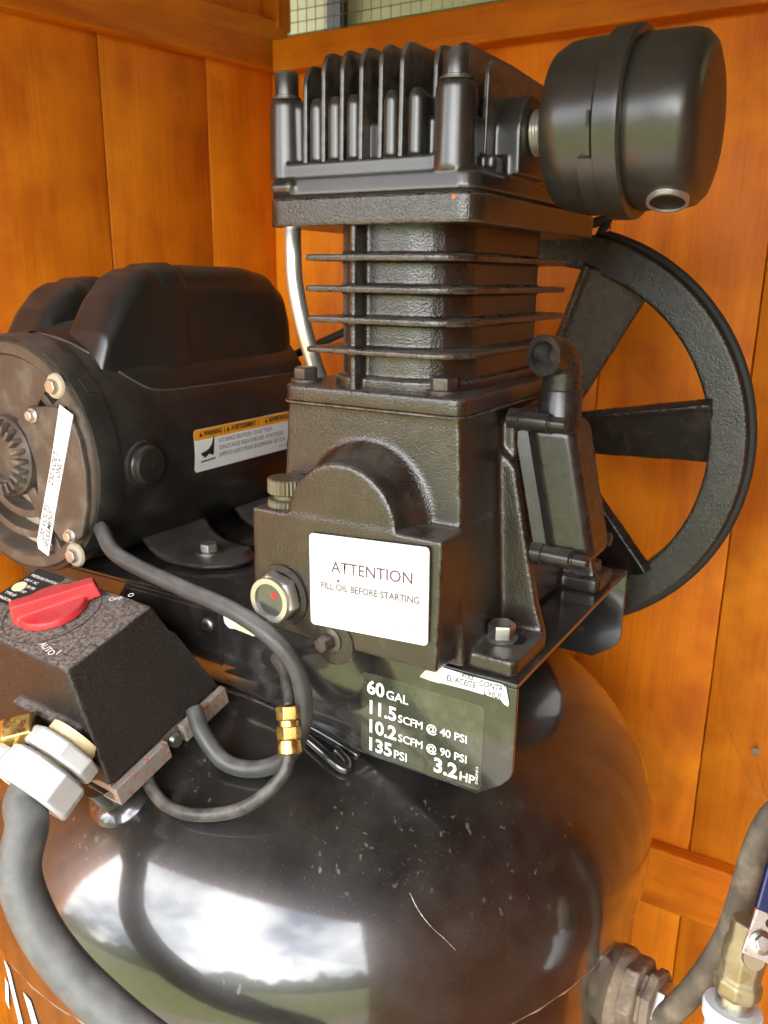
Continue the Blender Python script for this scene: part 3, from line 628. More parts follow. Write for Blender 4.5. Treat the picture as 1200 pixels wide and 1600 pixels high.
# flywheel
FWC = Vector((-.0775, .0, .0925)); FY = .3480
b = B()
b.ring((FWC.x, FY, FWC.z), (0, 1, 0), .1960, .1640, .036, 120)
b.cyl((FWC.x, FY-.030, FWC.z), (0, 1, 0), .034, .066, 48)
fwl = b.cast('flywheel', 'flywheel_black', pump, .0017, 4)
for k, a in enumerate((6.5, 66.5, 126.5, 186.5, 246.5, 306.5)):
    a = math.radians(a); er = Vector((math.cos(a), 0, math.sin(a))); et = Vector((-math.sin(a), 0, math.cos(a))); ey = Vector((0, 1, 0))
    tw = math.radians(-30); wd = et*math.cos(tw)+ey*math.sin(tw); nn = er.cross(wd)
    c0 = FWC+Vector((0, FY+.012, 0))
    P = lambda r, s, t: c0+er*r+wd*s+nn*t
    bb = B().hull8([P(.028, -.021, -.003), P(.168, -.033, -.0035), P(.168, .033, -.0035), P(.028, .021, -.003), P(.028, -.021, .003), P(.168, -.033, .0035), P(.168, .033, .0035), P(.028, .021, .003)])
    bb.hull8([P(.028, .019, -.006), P(.168, .030, -.0075), P(.168, .035, -.0075), P(.028, .023, -.006), P(.028, .019, .004), P(.168, .030, .0045), P(.168, .035, .0045), P(.028, .023, .004)])
    bb.cast('spoke', 'flywheel_black', fwl, .0016, 3)
# discharge tube
dt = [(-.1500, .0700, .2760), (-.1506, .0690, .262), (-.1500, .0680, .2430), (-.1440, .0690, .2120), (-.1370, .0730, .1870), (-.1345, .0780, .1740)]
dt = [(-.1694, .0754, .2802), (-.1662, .0712, .262), (-.1640, .0700, .2380), (-.1577, .0709, .2086), (-.1533, .0772, .1828), (-.1510, .0900, .1500), (-.1560, .1000, .1000)]
B().tube(dt, .0062, 20, 8).put('discharge_tube', 'aluminium', pump, smooth=180)

# ------------------------------------------------------------------ motor
MC = Vector((-.4100, 0, .0930)); MR = .1030
motor = thing('electric_motor', 'black electric motor with two humped capacitor covers beside the pump', 'motor', (MC.x, .15, PZ))
body = B().lathe([(.0020, .0985), (.0020, .1015), (.0060, .1030), (.0230, .1030), (.0240, .1020), (.0330, .1020), (.0420, .1030), (.2900, .1035), (.3050, .095), (.3050, 0)], MC, (0, 1, 0), 96, close=False).put('motor_body', 'motor_black', motor, smooth=30)
eb = B().lathe([(.0200, 0), (.0200, .0840), (.0010, .0860), (-.0010, .0880), (-.0010, .0965), (.0016, .0985), (.0040, .0985)], MC, (0, 1, 0), 96, close=False).put('end_bell', 'endbell_brown', motor, smooth=40)
B().lathe([(.0185, 0), (.0185, .0835)], MC, (0, 1, 0), 64, close=False).put('vent_floor', 'vent_dust', eb)
def mp3(x, z, y): return (x, y, z)
for a in (38, 142, 218, 300):
    a = math.radians(a); d = Vector((math.cos(a), 0, math.sin(a))); t = Vector((-math.sin(a), 0, math.cos(a)))
    P = lambda r, s, y: MC+d*r+t*s+Vector((0, y, 0))
    B().hull8([P(.030, -.008, .018), P(.088, -.006, .018), P(.088, .006, .018), P(.030, .008, .018), P(.030, -.006, -.001), P(.088, -.0045, -.001), P(.088, .0045, -.001), P(.030, .006, -.001)]).put('strut', 'endbell_brown', eb, bevel=.001)
for r in (.050, .068):
    B().ring(MC+Vector((0, .001, 0)), (0, 1, 0), r+.0035, r-.0035, .016, 72).put('vent_ring', 'endbell_brown', eb, smooth=40, bevel=.001)
# solid upper left sector of the end bell
sec = [(MC.x+.086*math.cos(math.radians(a)), MC.z+.086*math.sin(math.radians(a))) for a in range(52, 190, 6)]+[(MC.x+.032*math.cos(math.radians(a)), MC.z+.032*math.sin(math.radians(a))) for a in range(186, 50, -8)]
B().prism(sec, 'y', .0005, .016).put('vent_cover', 'endbell_brown', eb, bevel=.001)
tp_ = [(-.3780, .1400), (-.3450, .1425), (-.3290, .1380), (-.3200, .1180), (-.3160, .0930), (-.3180, .0640), (-.3270, .0380), (-.3380, .0300), (-.3550, .0300), (-.3720, .0450), (-.3790, .0600), (-.3770, .0900), (-.3860, .1150), (-.3960, .1260)]
tcv = B().prism(tp_, 'y', -.0060, -.0006).put('terminal_cover', 'endbell_brown', motor, bevel=.0014)
for (x, z) in ((-.3730, .1330), (-.3400, .0365)):
    bolt(tcv, (x, -.0060, z), (0, -1, 0), .0046, .0040, 'bright_zinc', washer=.0062, name='screw')
for (x, z) in ((-.3480, .1580), (-.3430, .0180)):
    B().lathe([(0, .0105), (.0022, .0098), (.003, .0086), (.003, 0)], (x, -.0005, z), (0, -1, 0), 24).put('tie_bolt_seat', 'vent_dust', motor, smooth=40)
    bolt(motor, (x, -.0035, z), (0, -1, 0), .0062, .0045, 'bright_zinc', name='tie_bolt')
hub = B().lathe([(.016, .036), (-.006, .0345), (-.010, .031), (-.010, .020), (-.006, .018), (-.006, 0)], MC+Vector((-.006, 0, .001)), (0, 1, 0), 64, close=False).put('bearing_hub', 'endbell_brown', motor, smooth=35)
for k in range(22):
    a = 2*PI*k/22; d = Vector((math.cos(a), 0, math.sin(a))); t = Vector((-math.sin(a), 0, math.cos(a))); c = MC+Vector((-.006, 0, .001))
    P = lambda r, s, y: c+d*r+t*s+Vector((0, y, 0))
    B().hull8([P(.021, -.0022, -.009), P(.0335, -.0022, -.009), P(.0335, .0022, -.009), P(.021, .0022, -.009), P(.022, -.0017, -.0165), P(.0315, -.0017, -.0165), P(.0315, .0017, -.0165), P(.022, .0017, -.0165)]).put('hub_rib', 'endbell_brown', hub, bevel=.0007, segs=1)
# hand-lettered strip
sa = Vector((-.3790, 0, .0160)); sb_ = Vector((-.3320, 0, .1410)); ds = (sb_-sa).normalized(); du = Vector((-ds.z, 0, ds.x)); sl_ = (sb_-sa).length
b = B(); strip = [(0, -.0080), (sl_*.35, -.0075), (sl_, -.0090), (sl_+.001, .0075), (sl_*.6, .0066), (.006, .0080), (0, .005)]
f_ = [b.bm.verts.new(sa+ds*u+du*v+Vector((0, -.0068, 0))) for u, v in strip]; g_ = [b.bm.verts.new(sa+ds*u+du*v+Vector((0, -.0061, 0))) for u, v in strip]
b.bm.faces.new(f_); b.bm.faces.new(g_)
for i in range(len(f_)): b.bm.faces.new((f_[i], f_[(i+1) % len(f_)], g_[(i+1) % len(f_)], g_[i]))
bmesh.ops.recalc_face_normals(b.bm, faces=b.bm.faces)
stp = b.put('voltage_strip', 'label_white', tcv, label='white strip hand-lettered 230 VOLT ONLY')
for body_, s_, u, v in (('230 VOLTS', .0080, .010, .0004), ('SEULEMENT', .0074, .006, -.0060), ('230 VOLT', .0080, .064, .0000), ('ONLY', .0074, .074, -.0062)):
    text(body_, s_, sa+ds*u+du*v+Vector((0, -.0071, 0)), ds, du, 'ink_black', stp, .00008, sx=.92, shear=.15)
# capacitor covers
def cap_cover(side, drop=0.):
    st_ = [(.038, .176, .80, 0), (.046, .198, .86, .002), (.064, .226, .92, .003), (.082, .2430, .96, .002), (.094, .2485, .98, 0), (.106, .2500, 1, 0), (.108, .2530, 1.03, 0), (.132, .2550, 1.04, 0), (.134, .2515, 1.0, 0), (.160, .2530, 1, 0), (.230, .2520, 1, 0), (.262, .2470, .98, 0), (.280, .2350, .94, 0), (.290, .2150, .86, 0), (.2950, .170, .75, 0)]
    bm = bmesh.new(); R_ = []; N_ = 28
    for y, zt, k, dz in st_:
        zt -= drop; xc, hw = MC.x+side*.0460, .0305*k; zb = .130; rr = min(.012 if y < .06 else (.016 if y < .1 else .024), (zt-zb)*.5); row = []
        o_ = [(xc-hw*1.14, zb), (xc-hw*1.02, (zb+zt)/2)]
        o_ += [(xc-hw+rr*(1-math.cos(a)), zt-rr+rr*math.sin(a)) for a in [PI/2*q/8 for q in range(0, 9)]]
        o_ += [(xc+hw-rr*(1-math.sin(a)), zt-rr+rr*math.cos(a)) for a in [PI/2*q/8 for q in range(0, 9)]]
        o_ += [(xc+hw*1.02, (zb+zt)/2), (xc+hw*1.14, zb)]
        R_.append([bm.verts.new((x, y, z)) for x, z in o_])
    n_ = len(R_[0])
    for p, q in zip(R_, R_[1:]):
        for k in range(n_): bm.faces.new((p[k], p[(k+1) % n_], q[(k+1) % n_], q[k]))
    bm.faces.new(R_[0]); bm.faces.new(R_[-1]); bmesh.ops.recalc_face_normals(bm, faces=bm.faces)
    me = bpy.data.meshes.new('capacitor_cover'); bm.to_mesh(me); bm.free(); o = link('capacitor_cover', me, 'plastic_black', motor, smooth=180)
    r = o.modifiers.new('skin', 'REMESH'); r.mode = 'VOXEL'; r.voxel_size = .0016; r.use_smooth_shade = True
    q = o.modifiers.new('soften', 'SMOOTH'); q.factor = .5; q.iterations = 5
    return o
cc = cap_cover(1); cap_cover(-1, .013)
# moulded saddle under the near cover, following the shell, and its seam
def onm(ang, y, r=MR): return Vector((MC.x+r*math.cos(math.radians(ang)), y, MC.z+r*math.sin(math.radians(ang))))
def shellpatch(name, outline, r, mt, parent, th=.0012, seg=1):
    bm = bmesh.new(); a_ = [bm.verts.new(onm(a, y, r+th)) for a, y in outline]; b_ = [bm.verts.new(onm(a, y, r-.001)) for a, y in outline]; n_ = len(a_)
    bm.faces.new(a_)
    for i in range(n_): bm.faces.new((a_[i], a_[(i+1) % n_], b_[(i+1) % n_], b_[i]))
    bmesh.ops.triangulate(bm, faces=[f for f in bm.faces if len(f.verts) > 4]); bmesh.ops.recalc_face_normals(bm, faces=bm.faces)
    me = bpy.data.meshes.new(name); bm.to_mesh(me); bm.free(); return link(name, me, mt, parent, smooth=30)
seam = [onm(88, .030), onm(70, .034), onm(56, .042), onm(46, .052), onm(38, .064), onm(33, .078), onm(31.5, .10), onm(31, .16), onm(31, .22), onm(31, .285)]
B().tube(seam, .0011, 8, 6).put('cover_seam', 'endbell_brown', motor, smooth=180)
bm = bmesh.new(); rows = []
for i in range(30):
    y = (.0305, .032, .034, .036, .039, .042, .046, .050, .055, .060, .066, .072, .078, .088, .100, .112, .124, .136, .148, .160, .172, .184, .196, .208, .220, .234, .248, .262, .276, .290)[i]
    sp_ = [(.030, 88), (.034, 70), (.042, 56), (.052, 46), (.064, 38), (.078, 33), (.100, 31.5), (.3, 31)]
    for (ya, aa), (yb, ab) in zip(sp_, sp_[1:]):
        if ya <= y <= yb: alo = aa+(ab-aa)*(y-ya)/(yb-ya)
    sm_ = min(1, max(0, (y-.036)/.05)); sm_ = sm_*sm_*(3-2*sm_)
    rows.append([bm.verts.new(onm(alo+(180-2*alo)*j/28, y, .1030+(.0006+.0022*sm_ if 0 < j < 28 else 0)+.006*sm_*math.sin(PI*j/28))) for j in range(29)])
for p, q in zip(rows, rows[1:]):
    for j in range(28): bm.faces.new((p[j], q[j], q[j+1], p[j+1]))
me = bpy.data.meshes.new('cover_saddle'); bm.to_mesh(me); bm.free(); link('cover_saddle', me, 'plastic_black', motor, smooth=180)
shellpatch('square_plug', [(43, .010), (43, .022), (35.5, .023), (35.5, .011)], .1030, 'motor_black', motor, .0010)
pl = Vector((MC.x+.1020, .0470, .0905))
kp = B().lathe([(0, .0205), (.0030, .0200), (.0040, .0170), (.0050, .0162), (.0085, .0160), (.0100, .0140), (.0104, 0)], pl, (1, 0, 0), 48).put('knockout_plug', 'plastic_black', motor, smooth=30)
B().lathe([(0, .0009), (.0003, 0)], pl+Vector((.0103, 0, 0)), (1, 0, 0), 10).put('plug_pip', 'zinc', kp)
# warning label wrapped on the shell
def wrap(u, v, lift=.0006): return onm(math.degrees(v/.1035), u, .1035+lift)
def wpatch(name, y0, y1, s0, s1, mt, parent, lift, rr=0.):
    bm = bmesh.new(); R_ = []
    for i in range(13):
        v = s0+(s1-s0)*i/12; ins = 0
        e = min(v-s0, s1-v)
        if rr and e < rr: ins = rr-math.sqrt(max(0, rr*rr-(rr-e)**2))
        R_.append([bm.verts.new(wrap(y0+ins, v-.004, lift)), bm.verts.new(wrap(y1-ins, v-.004, lift))])
    for p, q in zip(R_, R_[1:]): bm.faces.new((p[0], p[1], q[1], q[0]))
    me = bpy.data.meshes.new(name); bm.to_mesh(me); bm.free(); return link(name, me, mt, parent, smooth=180)
wl = wpatch('hot_surface_label', .1060, .2560, -.0175, .0215, 'label_white', motor, .0005, .003)
wpatch('orange_header', .1062, .2558, .0120, .0212, 'label_orange', wl, .0008, .002)
def wtext(body_, size, y, s, mt, sx=1., bold=0.): text(body_, size, (0, 0, 0), RX, UZ, mt, wl, bold, fn=lambda u, v: wrap(y+u, s-.004+v, .0011), sx=sx)
wtext('WARNING  |', .0062, .1190, .0148, 'ink_black', .80, .0002); wtext('AVERTISSEMENT  |', .0062, .1560, .0148, 'ink_black', .80, .0002); wtext('ADVERTENCIA', .0062, .2120, .0148, 'ink_black', .80, .0002)
for y in (.1150, .1515, .2075):
    bm = bmesh.new(); bm.faces.new([bm.verts.new(wrap(y+a, .0108+c, .0011)) for a, c in ((-.0024, 0), (.0024, 0), (0, .0042))]); me = bpy.data.meshes.new('hazard_triangle'); bm.to_mesh(me); bm.free(); link('hazard_triangle', me, 'ink_black', wl)
for i, tx in enumerate(('HOT SURFACE. RISK OF BURN - DO NOT TOUCH', 'SURFACE CHAUDE. RISQUE DE BRULURES - NE PAS TOUCHER', 'SUPERFICIE CALIENTE. PELIGRO DE QUEMADURAS - NO TOCAR')):
    wtext(tx, .0058, .1375, .0060-i*.0066, 'ink_grey', .60)
wtext('DW217 REV. 2/06', .0034, .2280, -.0135, 'ink_grey', .9)
hand = [(.1130, -.0040), (.1185, -.0030), (.1235, -.0015), (.1275, .0020), (.1312, .0095), (.1320, .0085), (.1310, .0020), (.1300, -.0030), (.1302, -.0075), (.1288, -.0080), (.1280, -.0045), (.1240, -.0060), (.1205, -.0062), (.1190, -.0090), (.1178, -.0088), (.1185, -.0060), (.1165, -.0072), (.1150, -.0066), (.1170, -.0050), (.1140, -.0052)]
bm = bmesh.new(); f_ = bm.faces.new([bm.verts.new(wrap(a, c, .0011)) for a, c in hand]); bmesh.ops.triangulate(bm, faces=[f_]); me = bpy.data.meshes.new('hand_symbol'); bm.to_mesh(me); bm.free(); link('hand_symbol', me, 'ink_black', wl)
bm = bmesh.new(); bm.faces.new([bm.verts.new(wrap(a, c, .0011)) for a, c in ((.1135, -.0128), (.1325, -.0120), (.1325, -.0106), (.1135, -.0114))]); me = bpy.data.meshes.new('plate_symbol'); bm.to_mesh(me); bm.free(); link('plate_symbol', me, 'ink_black', wl)
# motor feet: pressed flares from the shell to a flat pad
def motor_foot(sx, yc):
    bm = bmesh.new(); rows = []
    for i in range(15):
        t = i/14*2-1; y = yc+t*.038
        xe = .152-.030*max(0, abs(t)-.25)/.75*(.4+.6*abs(t))
        pr = [(.062, .011), (.070, .002), (.078, -.0035), (.088, -.0065), (.100, -.0075), (.115, -.0078), (.130, -.0078), (xe, -.0078)]
        rows.append([bm.verts.new((MC.x+sx*min(x, xe), y+.10*(x-.1)*(-t), z)) for x, z in pr])
    for p, q in zip(rows, rows[1:]):
        for j in range(len(p)-1): bm.faces.new((p[j], p[j+1], q[j+1], q[j]))
    bmesh.ops.recalc_face_normals(bm, faces=bm.faces)
    me = bpy.data.meshes.new('foot'); bm.to_mesh(me); bm.free(); o = link('foot', me, 'motor_black', motor, smooth=180)
    q = o.modifiers.new('thickness', 'SOLIDIFY'); q.thickness = .0034; q.offset = 0
    return o
for yc in (.118, .245):
    for sx in (1, -1):
        fo = motor_foot(sx, yc)
        bolt(fo, (MC.x+sx*.104, yc, -.0060), (0, 0, 1), .0085, .0070, 'bright_zinc', washer=.0135, wm='zinc', name='foot_bolt', rot=.4)
# pulley and belt on the far side
B().lathe([(0, .048), (.004, .050), (.012, .042), (.020, .050), (.024, .048)], (MC.x, .352, MC.z), (0, 1, 0), 48).put('pulley', 'flywheel_black', motor, smooth=35)
B().cyl((MC.x, .30, MC.z), (0, 1, 0), .012, .056, 24).put('shaft', 'zinc', motor, smooth=40)
blt = thing('drive_belt', 'black rubber drive belt running from motor pulley to flywheel', 'belt', (-.25, .364, .05))
bp_ = []
for k in range(25): a = math.radians(-84+k*7); bp_.append((FWC.x+.198*math.cos(a), .364, FWC.z+.198*math.sin(a)))
for k in range(16): a = math.radians(112+k*9); bp_.append((MC.x+.049*math.cos(a), .364, MC.z+.049*math.sin(a)))
bp_.append(bp_[0]); B().tube(bp_, .0045, 8, 3).put('belt', 'belt_rubber', blt, smooth=180)

# ------------------------------------------------------------------ pressure switch
SP = Vector((-.2949, -.0409, -.0843)); SR = Matrix(((.0389, -.999, .0219), (.9591, .0312, -.2815), (.2805, .0319, .9593)))
SM = Matrix.Translation(SP) @ SR.to_4x4()
sw = thing('pressure_switch', 'black pressure switch box with red rotary knob at the front of the tank', 'switch', tuple(SP))
W, D, H, T = .109, .180, .0868, .726
def L(p): return SM @ Vector(p)
b = B()
b.hull8([(-W/2, -D/2, 0), (W/2, -D/2, 0), (W/2, D/2, 0), (-W/2, D/2, 0), (-W/2*T, -D/2*T, H), (W/2*T, -D/2*T, H), (W/2*T, D/2*T, H), (-W/2*T, D/2*T, H)])
b.hull8([(.030, -.087, .0), (.060, -.089, .0), (.060, -.03, .0), (.03, -.03, .0), (.030, -.068, .056), (.050, -.069, .056), (.050, -.03, .056), (.030, -.03, .056)])
b.hull8([(-.056, -.075, .0), (-.0, -.075, .0), (-.0, .01, .0), (-.056, .01, .0), (-.0545, -.070, .045), (-.0, -.07, .045), (-.0, .0, .045), (-.0545, .0, .045)])
b.xf(SM)
hs = b.cast('switch_housing', 'switch_plastic', sw, .0014, 15)
def sput(bb, name, mt, parent=sw, **k): return bb.xf(SM).put(name, mt, parent, **k)
sput(B().quadbox(-.052, .054, -.086, .086, -.010, -.001), 'base_plate', 'rust_edge', bevel=.001)
for (a0, a1) in ((-.0545, -.004), (.012, .060)):
    sput(B().quadbox(a0, a1, -.0960, -.0900, -.0145, .0010), 'mounting_tab', 'rust_edge', bevel=.0008)
    sput(B().quadbox(a0, a1, -.0900, -.060, -.0145, -.0125), 'tab_flange', 'rust_edge')
sput(B().lathe([(0, .0055), (.004, .005), (.004, 0)], (.004, -.0925, -.006), (0, -1, 0), 16), 'cover_screw', 'zinc', smooth=40)
sput(B().lathe([(-.030, .0150), (-.010, .0150)], (-.012, -.062, -.0), (0, 0, 1), 6), 'pipe_nipple', 'zinc')
# dial and knob
sput(B().ring((.002, .004, H-.0004), (0, 0, 1), .0375, .0355, .0010, 64), 'dial_ring', 'switch_plastic', hs, smooth=40)
kb = B(); kc = (.004, .004)
out = [(kc[0]+.0275*math.cos(a), kc[1]+.0275*math.sin(a)) for a in [2*PI*k/40 for k in range(40)]]
kb.prism(out, 'z', H+.0003, H+.0060, top=[(kc[0]+(x-kc[0])*.93, kc[1]+(y-kc[1])*.93) for x, y in out])
hx = Vector((.050, -.031, 0)).normalized(); hy = Vector((-hx.y, hx.x, 0))
def K(u, v, z): return Vector((kc[0], kc[1], 0))+hx*u+hy*v+Vector((0, 0, z))
kb.hull8([K(-.029, -.0085, H+.002), K(.036, -.0085, H+.002), K(.036, .0085, H+.002), K(-.029, .0085, H+.002), K(-.027, -.0050, H+.0165), K(.034, -.0045, H+.0140), K(.034, .0045, H+.0140), K(-.027, .0050, H+.0165)])
kb.xf(SM); kb.cast('red_knob', 'red_plastic', sw, .0009, 6)
# print on the switch
def spt(p, name, mt, parent=hs): return None
ta = SR @ Vector((1, 0, 0)); tb = SR @ Vector((0, 1, 0)); tn = SR @ Vector((0, 0, 1))
def stext(body_, size, a, bb_, right, upv, mt='print_white', z=.0010, bold=.0001): text(body_, size, L((a, bb_, H+z)), right, upv, mt, hs, bold)
stext('AUTO', .0068, -.0300, -.0235, (-tb-ta*.25), (ta-tb*.25)*1, z=.0012)
stext('I', .0068, -.0315, -.0440, (-tb-ta*.1), ta, z=.0012)
stext('OFF', .0060, .0285, -.0300, (-tb+ta*.6), (ta+tb*.6), z=.0012); stext('O', .0060, .0385, -.0400, (-tb+ta*.6), (ta+tb*.6), z=.0012)
b = B(); b.prism(rrect(-.008, .037, .0300, .0640, .003, 3), 'z', H-.0002, H+.0007); swl = sput(b, 'rating_plate', 'ink_black', hs)
for i in range(6):
    a_ = .026-i*.0062
    text(('PRESSURE SWITCH', '240 V  AC', 'MAX 150 PSI', '2 HP  3 HP', 'TYPE 69', 'MADE IN')[i], .0038, L((a_, .0610, H+.0009)), -tb, ta, 'print_white', swl, .0001)
sput(B().lathe([(0, .0060), (.0006, .0058), (.0006, 0)], (.012, .056, H+.0008), (0, 0, 1), 20), 'approval_mark', 'label_yellow', swl)
# gland hole, cable gland for the conduit
cg = thing('cable_gland', 'pale grey cast metal conduit clamp screwed to the switch box', 'cable gland', (-.236, -.118, -.075))
ca = Vector((-.06, -.80, -.52)).normalized()      # axis out of the box wall
c0 = L((-.0525, -.062, .032))
e1 = Vector((0, 0, 1)); e1 = (e1-ca*e1.dot(ca)).normalized(); e2 = ca.cross(e1)
B().lathe([(0, .0190), (.014, .0190), (.014, .015), (.030, .015)], c0-ca*.004, ca, 40).put('gland_sleeve', 'label_yellow', cg, smooth=40)
B().lathe([(.0040, .0255), (.0060, .0275), (.0160, .0275), (.0180, .0255)], c0, ca, 8, ref=e1).put('lock_nut', 'cast_alloy', cg, bevel=.0014)
B().lathe([(.0200, .0230), (.0220, .0300), (.0420, .0310), (.0440, .0295), (.0440, .0185), (.030, .0180)], c0, ca, 9, ref=e2, close=False).put('clamp_body', 'cast_alloy', cg, bevel=.0016)
B().cyl(c0+ca*.031+e2*.020+e1*.020, e2, .0055, .014, 20).put('clamp_screw', 'cast_alloy', cg, smooth=40)
# brass fitting at the left of the switch
bf_ = thing('brass_fitting', 'brass pipe fitting at the far side of the conduit clamp', 'fitting', (-.290, -.135, -.070))
q0 = Vector((-.2580, -.1120, -.0640)); qd = Vector((-.72, -.62, -.20)).normalized()
B().hexa(q0, qd, .0150, .022, .1).put('hex_nut', 'brass', bf_, bevel=.001)
B().lathe([(0, .0118), (.022, .0118), (.023, .0135), (.030, .0135), (.031, .0118), (.060, .0118)], q0+qd*.022, qd, 28).put('pipe_end', 'brass', bf_, smooth=40)

# ------------------------------------------------------------------ cables and tubes
def cable(name, label, cat, pts, r, mt, group=None, **k):
    o = B().tube(pts, r, 20, 10, **k).put(name, mt, None, smooth=180)
    o['label'] = label; o['category'] = cat
    if group: o['group'] = group
    return o
cable('power_cable', 'grey rubber power cable from the motor looping back under the switch box', 'cable',
      [(-.3180, .0060, .0440), (-.2830, -.0081, .0304), (-.2179, -.0120, .0203), (-.1630, -.0180, .0165), (-.1270, -.0200, .0070), (-.1076, -.0143, -.0134), (-.1017, -.0111, -.0401), (-.1043, -.0128, -.0703), (-.1178, -.0169, -.0930), (-.1401, -.0229, -.1040), (-.1624, -.0288, -.1015), (-.1817, -.0287, -.0860), (-.197, -.0219, -.0720)], .0064, 'cable_grey')
pt_ = thing('unloader_tube', 'thin black plastic tube curving from switch box to brass coupling', 'tube', (-.15, -.06, -.125))
B().tube([(-.1000, -.0290, -.0700), (-.0985, -.0378, -.083), (-.1075, -.0481, -.098), (-.1256, -.0576, -.1123), (-.1538, -.0664, -.1215), (-.1786, -.0696, -.1225), (-.198, -.0668, -.1165), (-.2121, -.0601, -.1070)], .0047, 18, 10).put('lower_tube', 'tube_black', pt_, smooth=180)
B().tube([(-.108, -.0191, -.0457), (-.1180, -.0080, -.0385), (-.1350, .0100, -.0370), (-.1620, .0345, -.0440)], .0045, 18, 10).put('upper_tube', 'tube_black', pt_, smooth=180)
bc = thing('brass_coupling', 'brass compression coupling on the thin black tube', 'fitting', (-.104, -.025, -.06))
a_ = Vector((-.1087, -.0195, -.0445)); z_ = Vector((-.0999, -.0299, -.0745)); dd_ = (z_-a_); ln = dd_.length; dd_.normalize()
B().hexa(a_, dd_, .0090, ln*.30, .15).put('hex_nut', 'brass', bc, bevel=.0006)
B().lathe([(0, .0072), (ln*.12, .0072)], a_+dd_*ln*.30, dd_, 28).put('neck', 'brass', bc, smooth=40)
B().hexa(a_+dd_*ln*.42, dd_, .0088, ln*.28, .1).put('hex_body', 'brass', bc, bevel=.0006)
B().lathe([(0, .0078), (ln*.2, .0086), (ln*.26, .0086), (ln*.30, .0066)], a_+dd_*ln*.70, dd_, 28).put('ferrule_nut', 'brass', bc, smooth=40)
cc0 = c0+ca*.030
cable('flexible_conduit', 'thick grey flexible conduit bending down across the tank from its clamp', 'conduit',
      [tuple(c0+ca*.024), tuple(c0+ca*.046), (-.2250, -.1500, -.1060), (-.2147, -.1660, -.1265), (-.1967, -.1700, -.1543), (-.1713, -.1690, -.1776), (-.1397, -.1640, -.1983), (-.1059, -.1580, -.2147), (-.0583, -.1480, -.2362), (0.0, -.150, -.275), (.05, -.17, -.36)], .0138, 'conduit_grey')
cable('air_hose', 'dusty dark hose rising past the ball valve beside the tank', 'hose',
      [(.0990, .1560, -.4285), (.1257, .1506, -.3606), (.1566, .1536, -.2972), (.1739, .1569, -.2449), (.1799, .1616, -.2044), (.1849, .167, -.1604), (.1936, .1798, -.1372), (.215, .200, -.125)], .0102, 'hose_dusty')
# rusty outlet flange on the tank's right flank
of = thing('outlet_fitting', 'rusty dirt-caked hexagonal outlet fitting on the right flank of the tank', 'fitting', (.105, .16, -.34))
ox = Vector((.985, -.17, .10)).normalized(); oc_ = Vector((.0955, .1720, -.3450)); up2 = Vector((0, .35, 1))
B().lathe([(-.012, .036), (.004, .036), (.010, .033), (.012, .027)], oc_, ox, 40).put('weld_collar', 'rusty', of, smooth=50)
B().hexa(oc_+ox*.010, ox, .034, .014, .15).put('hex_flange', 'rusty', of, bevel=.002)
B().lathe([(0, .026), (.004, .026), (.005, .030), (.012, .030), (.013, .026)], oc_+ox*.024, ox, 8).put('lock_ring', 'rusty', of, bevel=.001)
B().hexa(oc_+ox*.030, ox, .022, .016, .2).put('reducer', 'zinc', of, bevel=.001)
# ball valve with blue lever
bv = thing('ball_valve', 'brass ball valve with blue lever handle and white pipe below it', 'valve', (.192, .09, -.25))
v0 = Vector((.1882, .1010, -.2560)); vd = Vector((.03, .22, .97)).normalized()
B().lathe([(-.06, .0165), (-.006, .0165), (-.005, .0195), (.003, .0205), (.006, .0195)], v0, vd, 40).put('white_pipe', 'pvc_white', bv, smooth=35)
B().lathe([(.004, .0130), (.016, .0130)], v0, vd, 32).put('pipe_thread', 'zinc', bv, smooth=40)
vbd = B().lathe([(.014, .0140), (.017, .0165), (.026, .0165), (.029, .0140), (.040, .0150), (.052, .0150), (.056, .0130), (.070, .0130)], v0, vd, 8).put('valve_body', 'dull_brass', bv, bevel=.0015)
sd2 = Vector((.40, -.74, .50)).normalized()
st0 = v0+vd*.046
B().cyl(st0, sd2, .0072, .018, 24).put('stem', 'dull_brass', bv, smooth=40)
sp0 = Vector((.1993, .0945, -.1845))-sd2*.004
bolt(bv, sp0+sd2*.003, sd2, .0056, .004, 'zinc', washer=.0078, name='stem_nut')
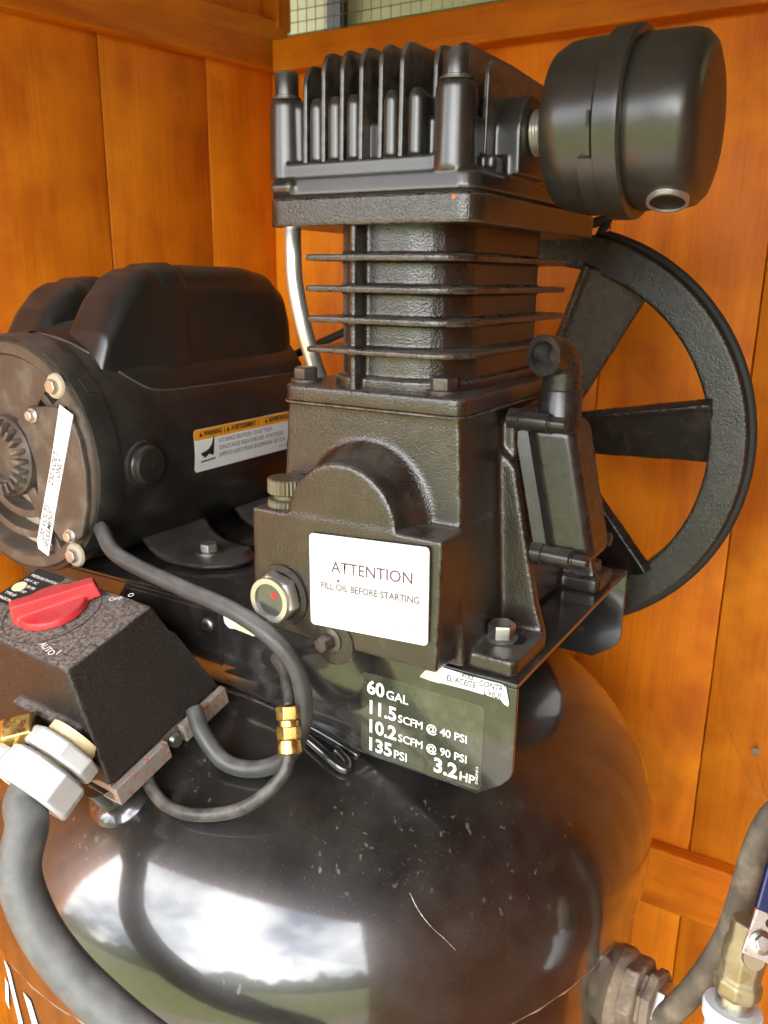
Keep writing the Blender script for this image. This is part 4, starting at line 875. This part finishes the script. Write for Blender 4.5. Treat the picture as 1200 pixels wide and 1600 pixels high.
lev_u = Vector((.150, .395, .905)); lev_u = (lev_u-sd2*lev_u.dot(sd2)).normalized(); lev_r = lev_u.cross(sd2)
if lev_r.x < 0: lev_r = -lev_r
def LV(u, v, t): return sp0+lev_u*u+lev_r*v+sd2*t
lv = B().hull8([LV(-.011, -.010, 0), LV(.020, -.0075, 0), LV(.020, .020, 0), LV(-.011, .016, 0), LV(-.011, -.010, .0028), LV(.020, -.0075, .0028), LV(.020, .020, .0028), LV(-.011, .016, .0028)]).put('lever_root', 'rust_edge', bv, bevel=.001)
B().cyl(LV(.0135, .003, .0027), sd2, .0030, .0004, 20).put('lever_hole', 'bore_dark', lv)
lb = B().hull8([LV(.019, -.0085, -.0012), LV(.064, -.0075, -.0012), LV(.064, .022, -.0012), LV(.019, .022, -.0012), LV(.019, -.0085, .0042), LV(.064, -.0075, .0042), LV(.064, .022, .0042), LV(.019, .022, .0042)]).put('lever_grip', 'lever_blue', bv, bevel=.0018)
B().hull8([LV(.065, -.0075, -.0012), LV(.100, -.006, -.0012), LV(.100, .022, -.0012), LV(.065, .022, -.0012), LV(.065, -.0075, .0042), LV(.100, -.006, .0042), LV(.100, .022, .0042), LV(.065, .022, .0042)]).put('lever_tip', 'lever_tip', bv, bevel=.0018)
text('600', .008, LV(.030, .0035, .0046), lev_u, -lev_r, 'print_white', lb, .0001)
# nail and cobwebs on the back wall
nl = B().lathe([(0, .0018), (.016, .0018), (.0165, .0048), (.0180, .0048), (.0185, 0)], (.1450, .600, -.318), (0, -1, .25), 14).put('nail', 'rusty', None, smooth=40)
nl['label'] = 'small bent nail in the back wall above the hose'; nl['category'] = 'nail'
cw = bmesh.new()
B_ = B()
for (p, q) in (((.145, .585, -.316), (.190, .19, -.145)), ((.110, .598, -.30), (.190, .19, -.150)), ((.178, .16, -.232), (.192, .120, -.205))):
    B_.tube([p, ((p[0]+q[0])/2, (p[1]+q[1])/2, (p[2]+q[2])/2-.006), q], .00022, 5, 6)
cwo = B_.put('cobweb', 'cobweb', None); cwo['label'] = 'thin cobweb strands stretched from hose to back wall'; cwo['category'] = 'cobweb'
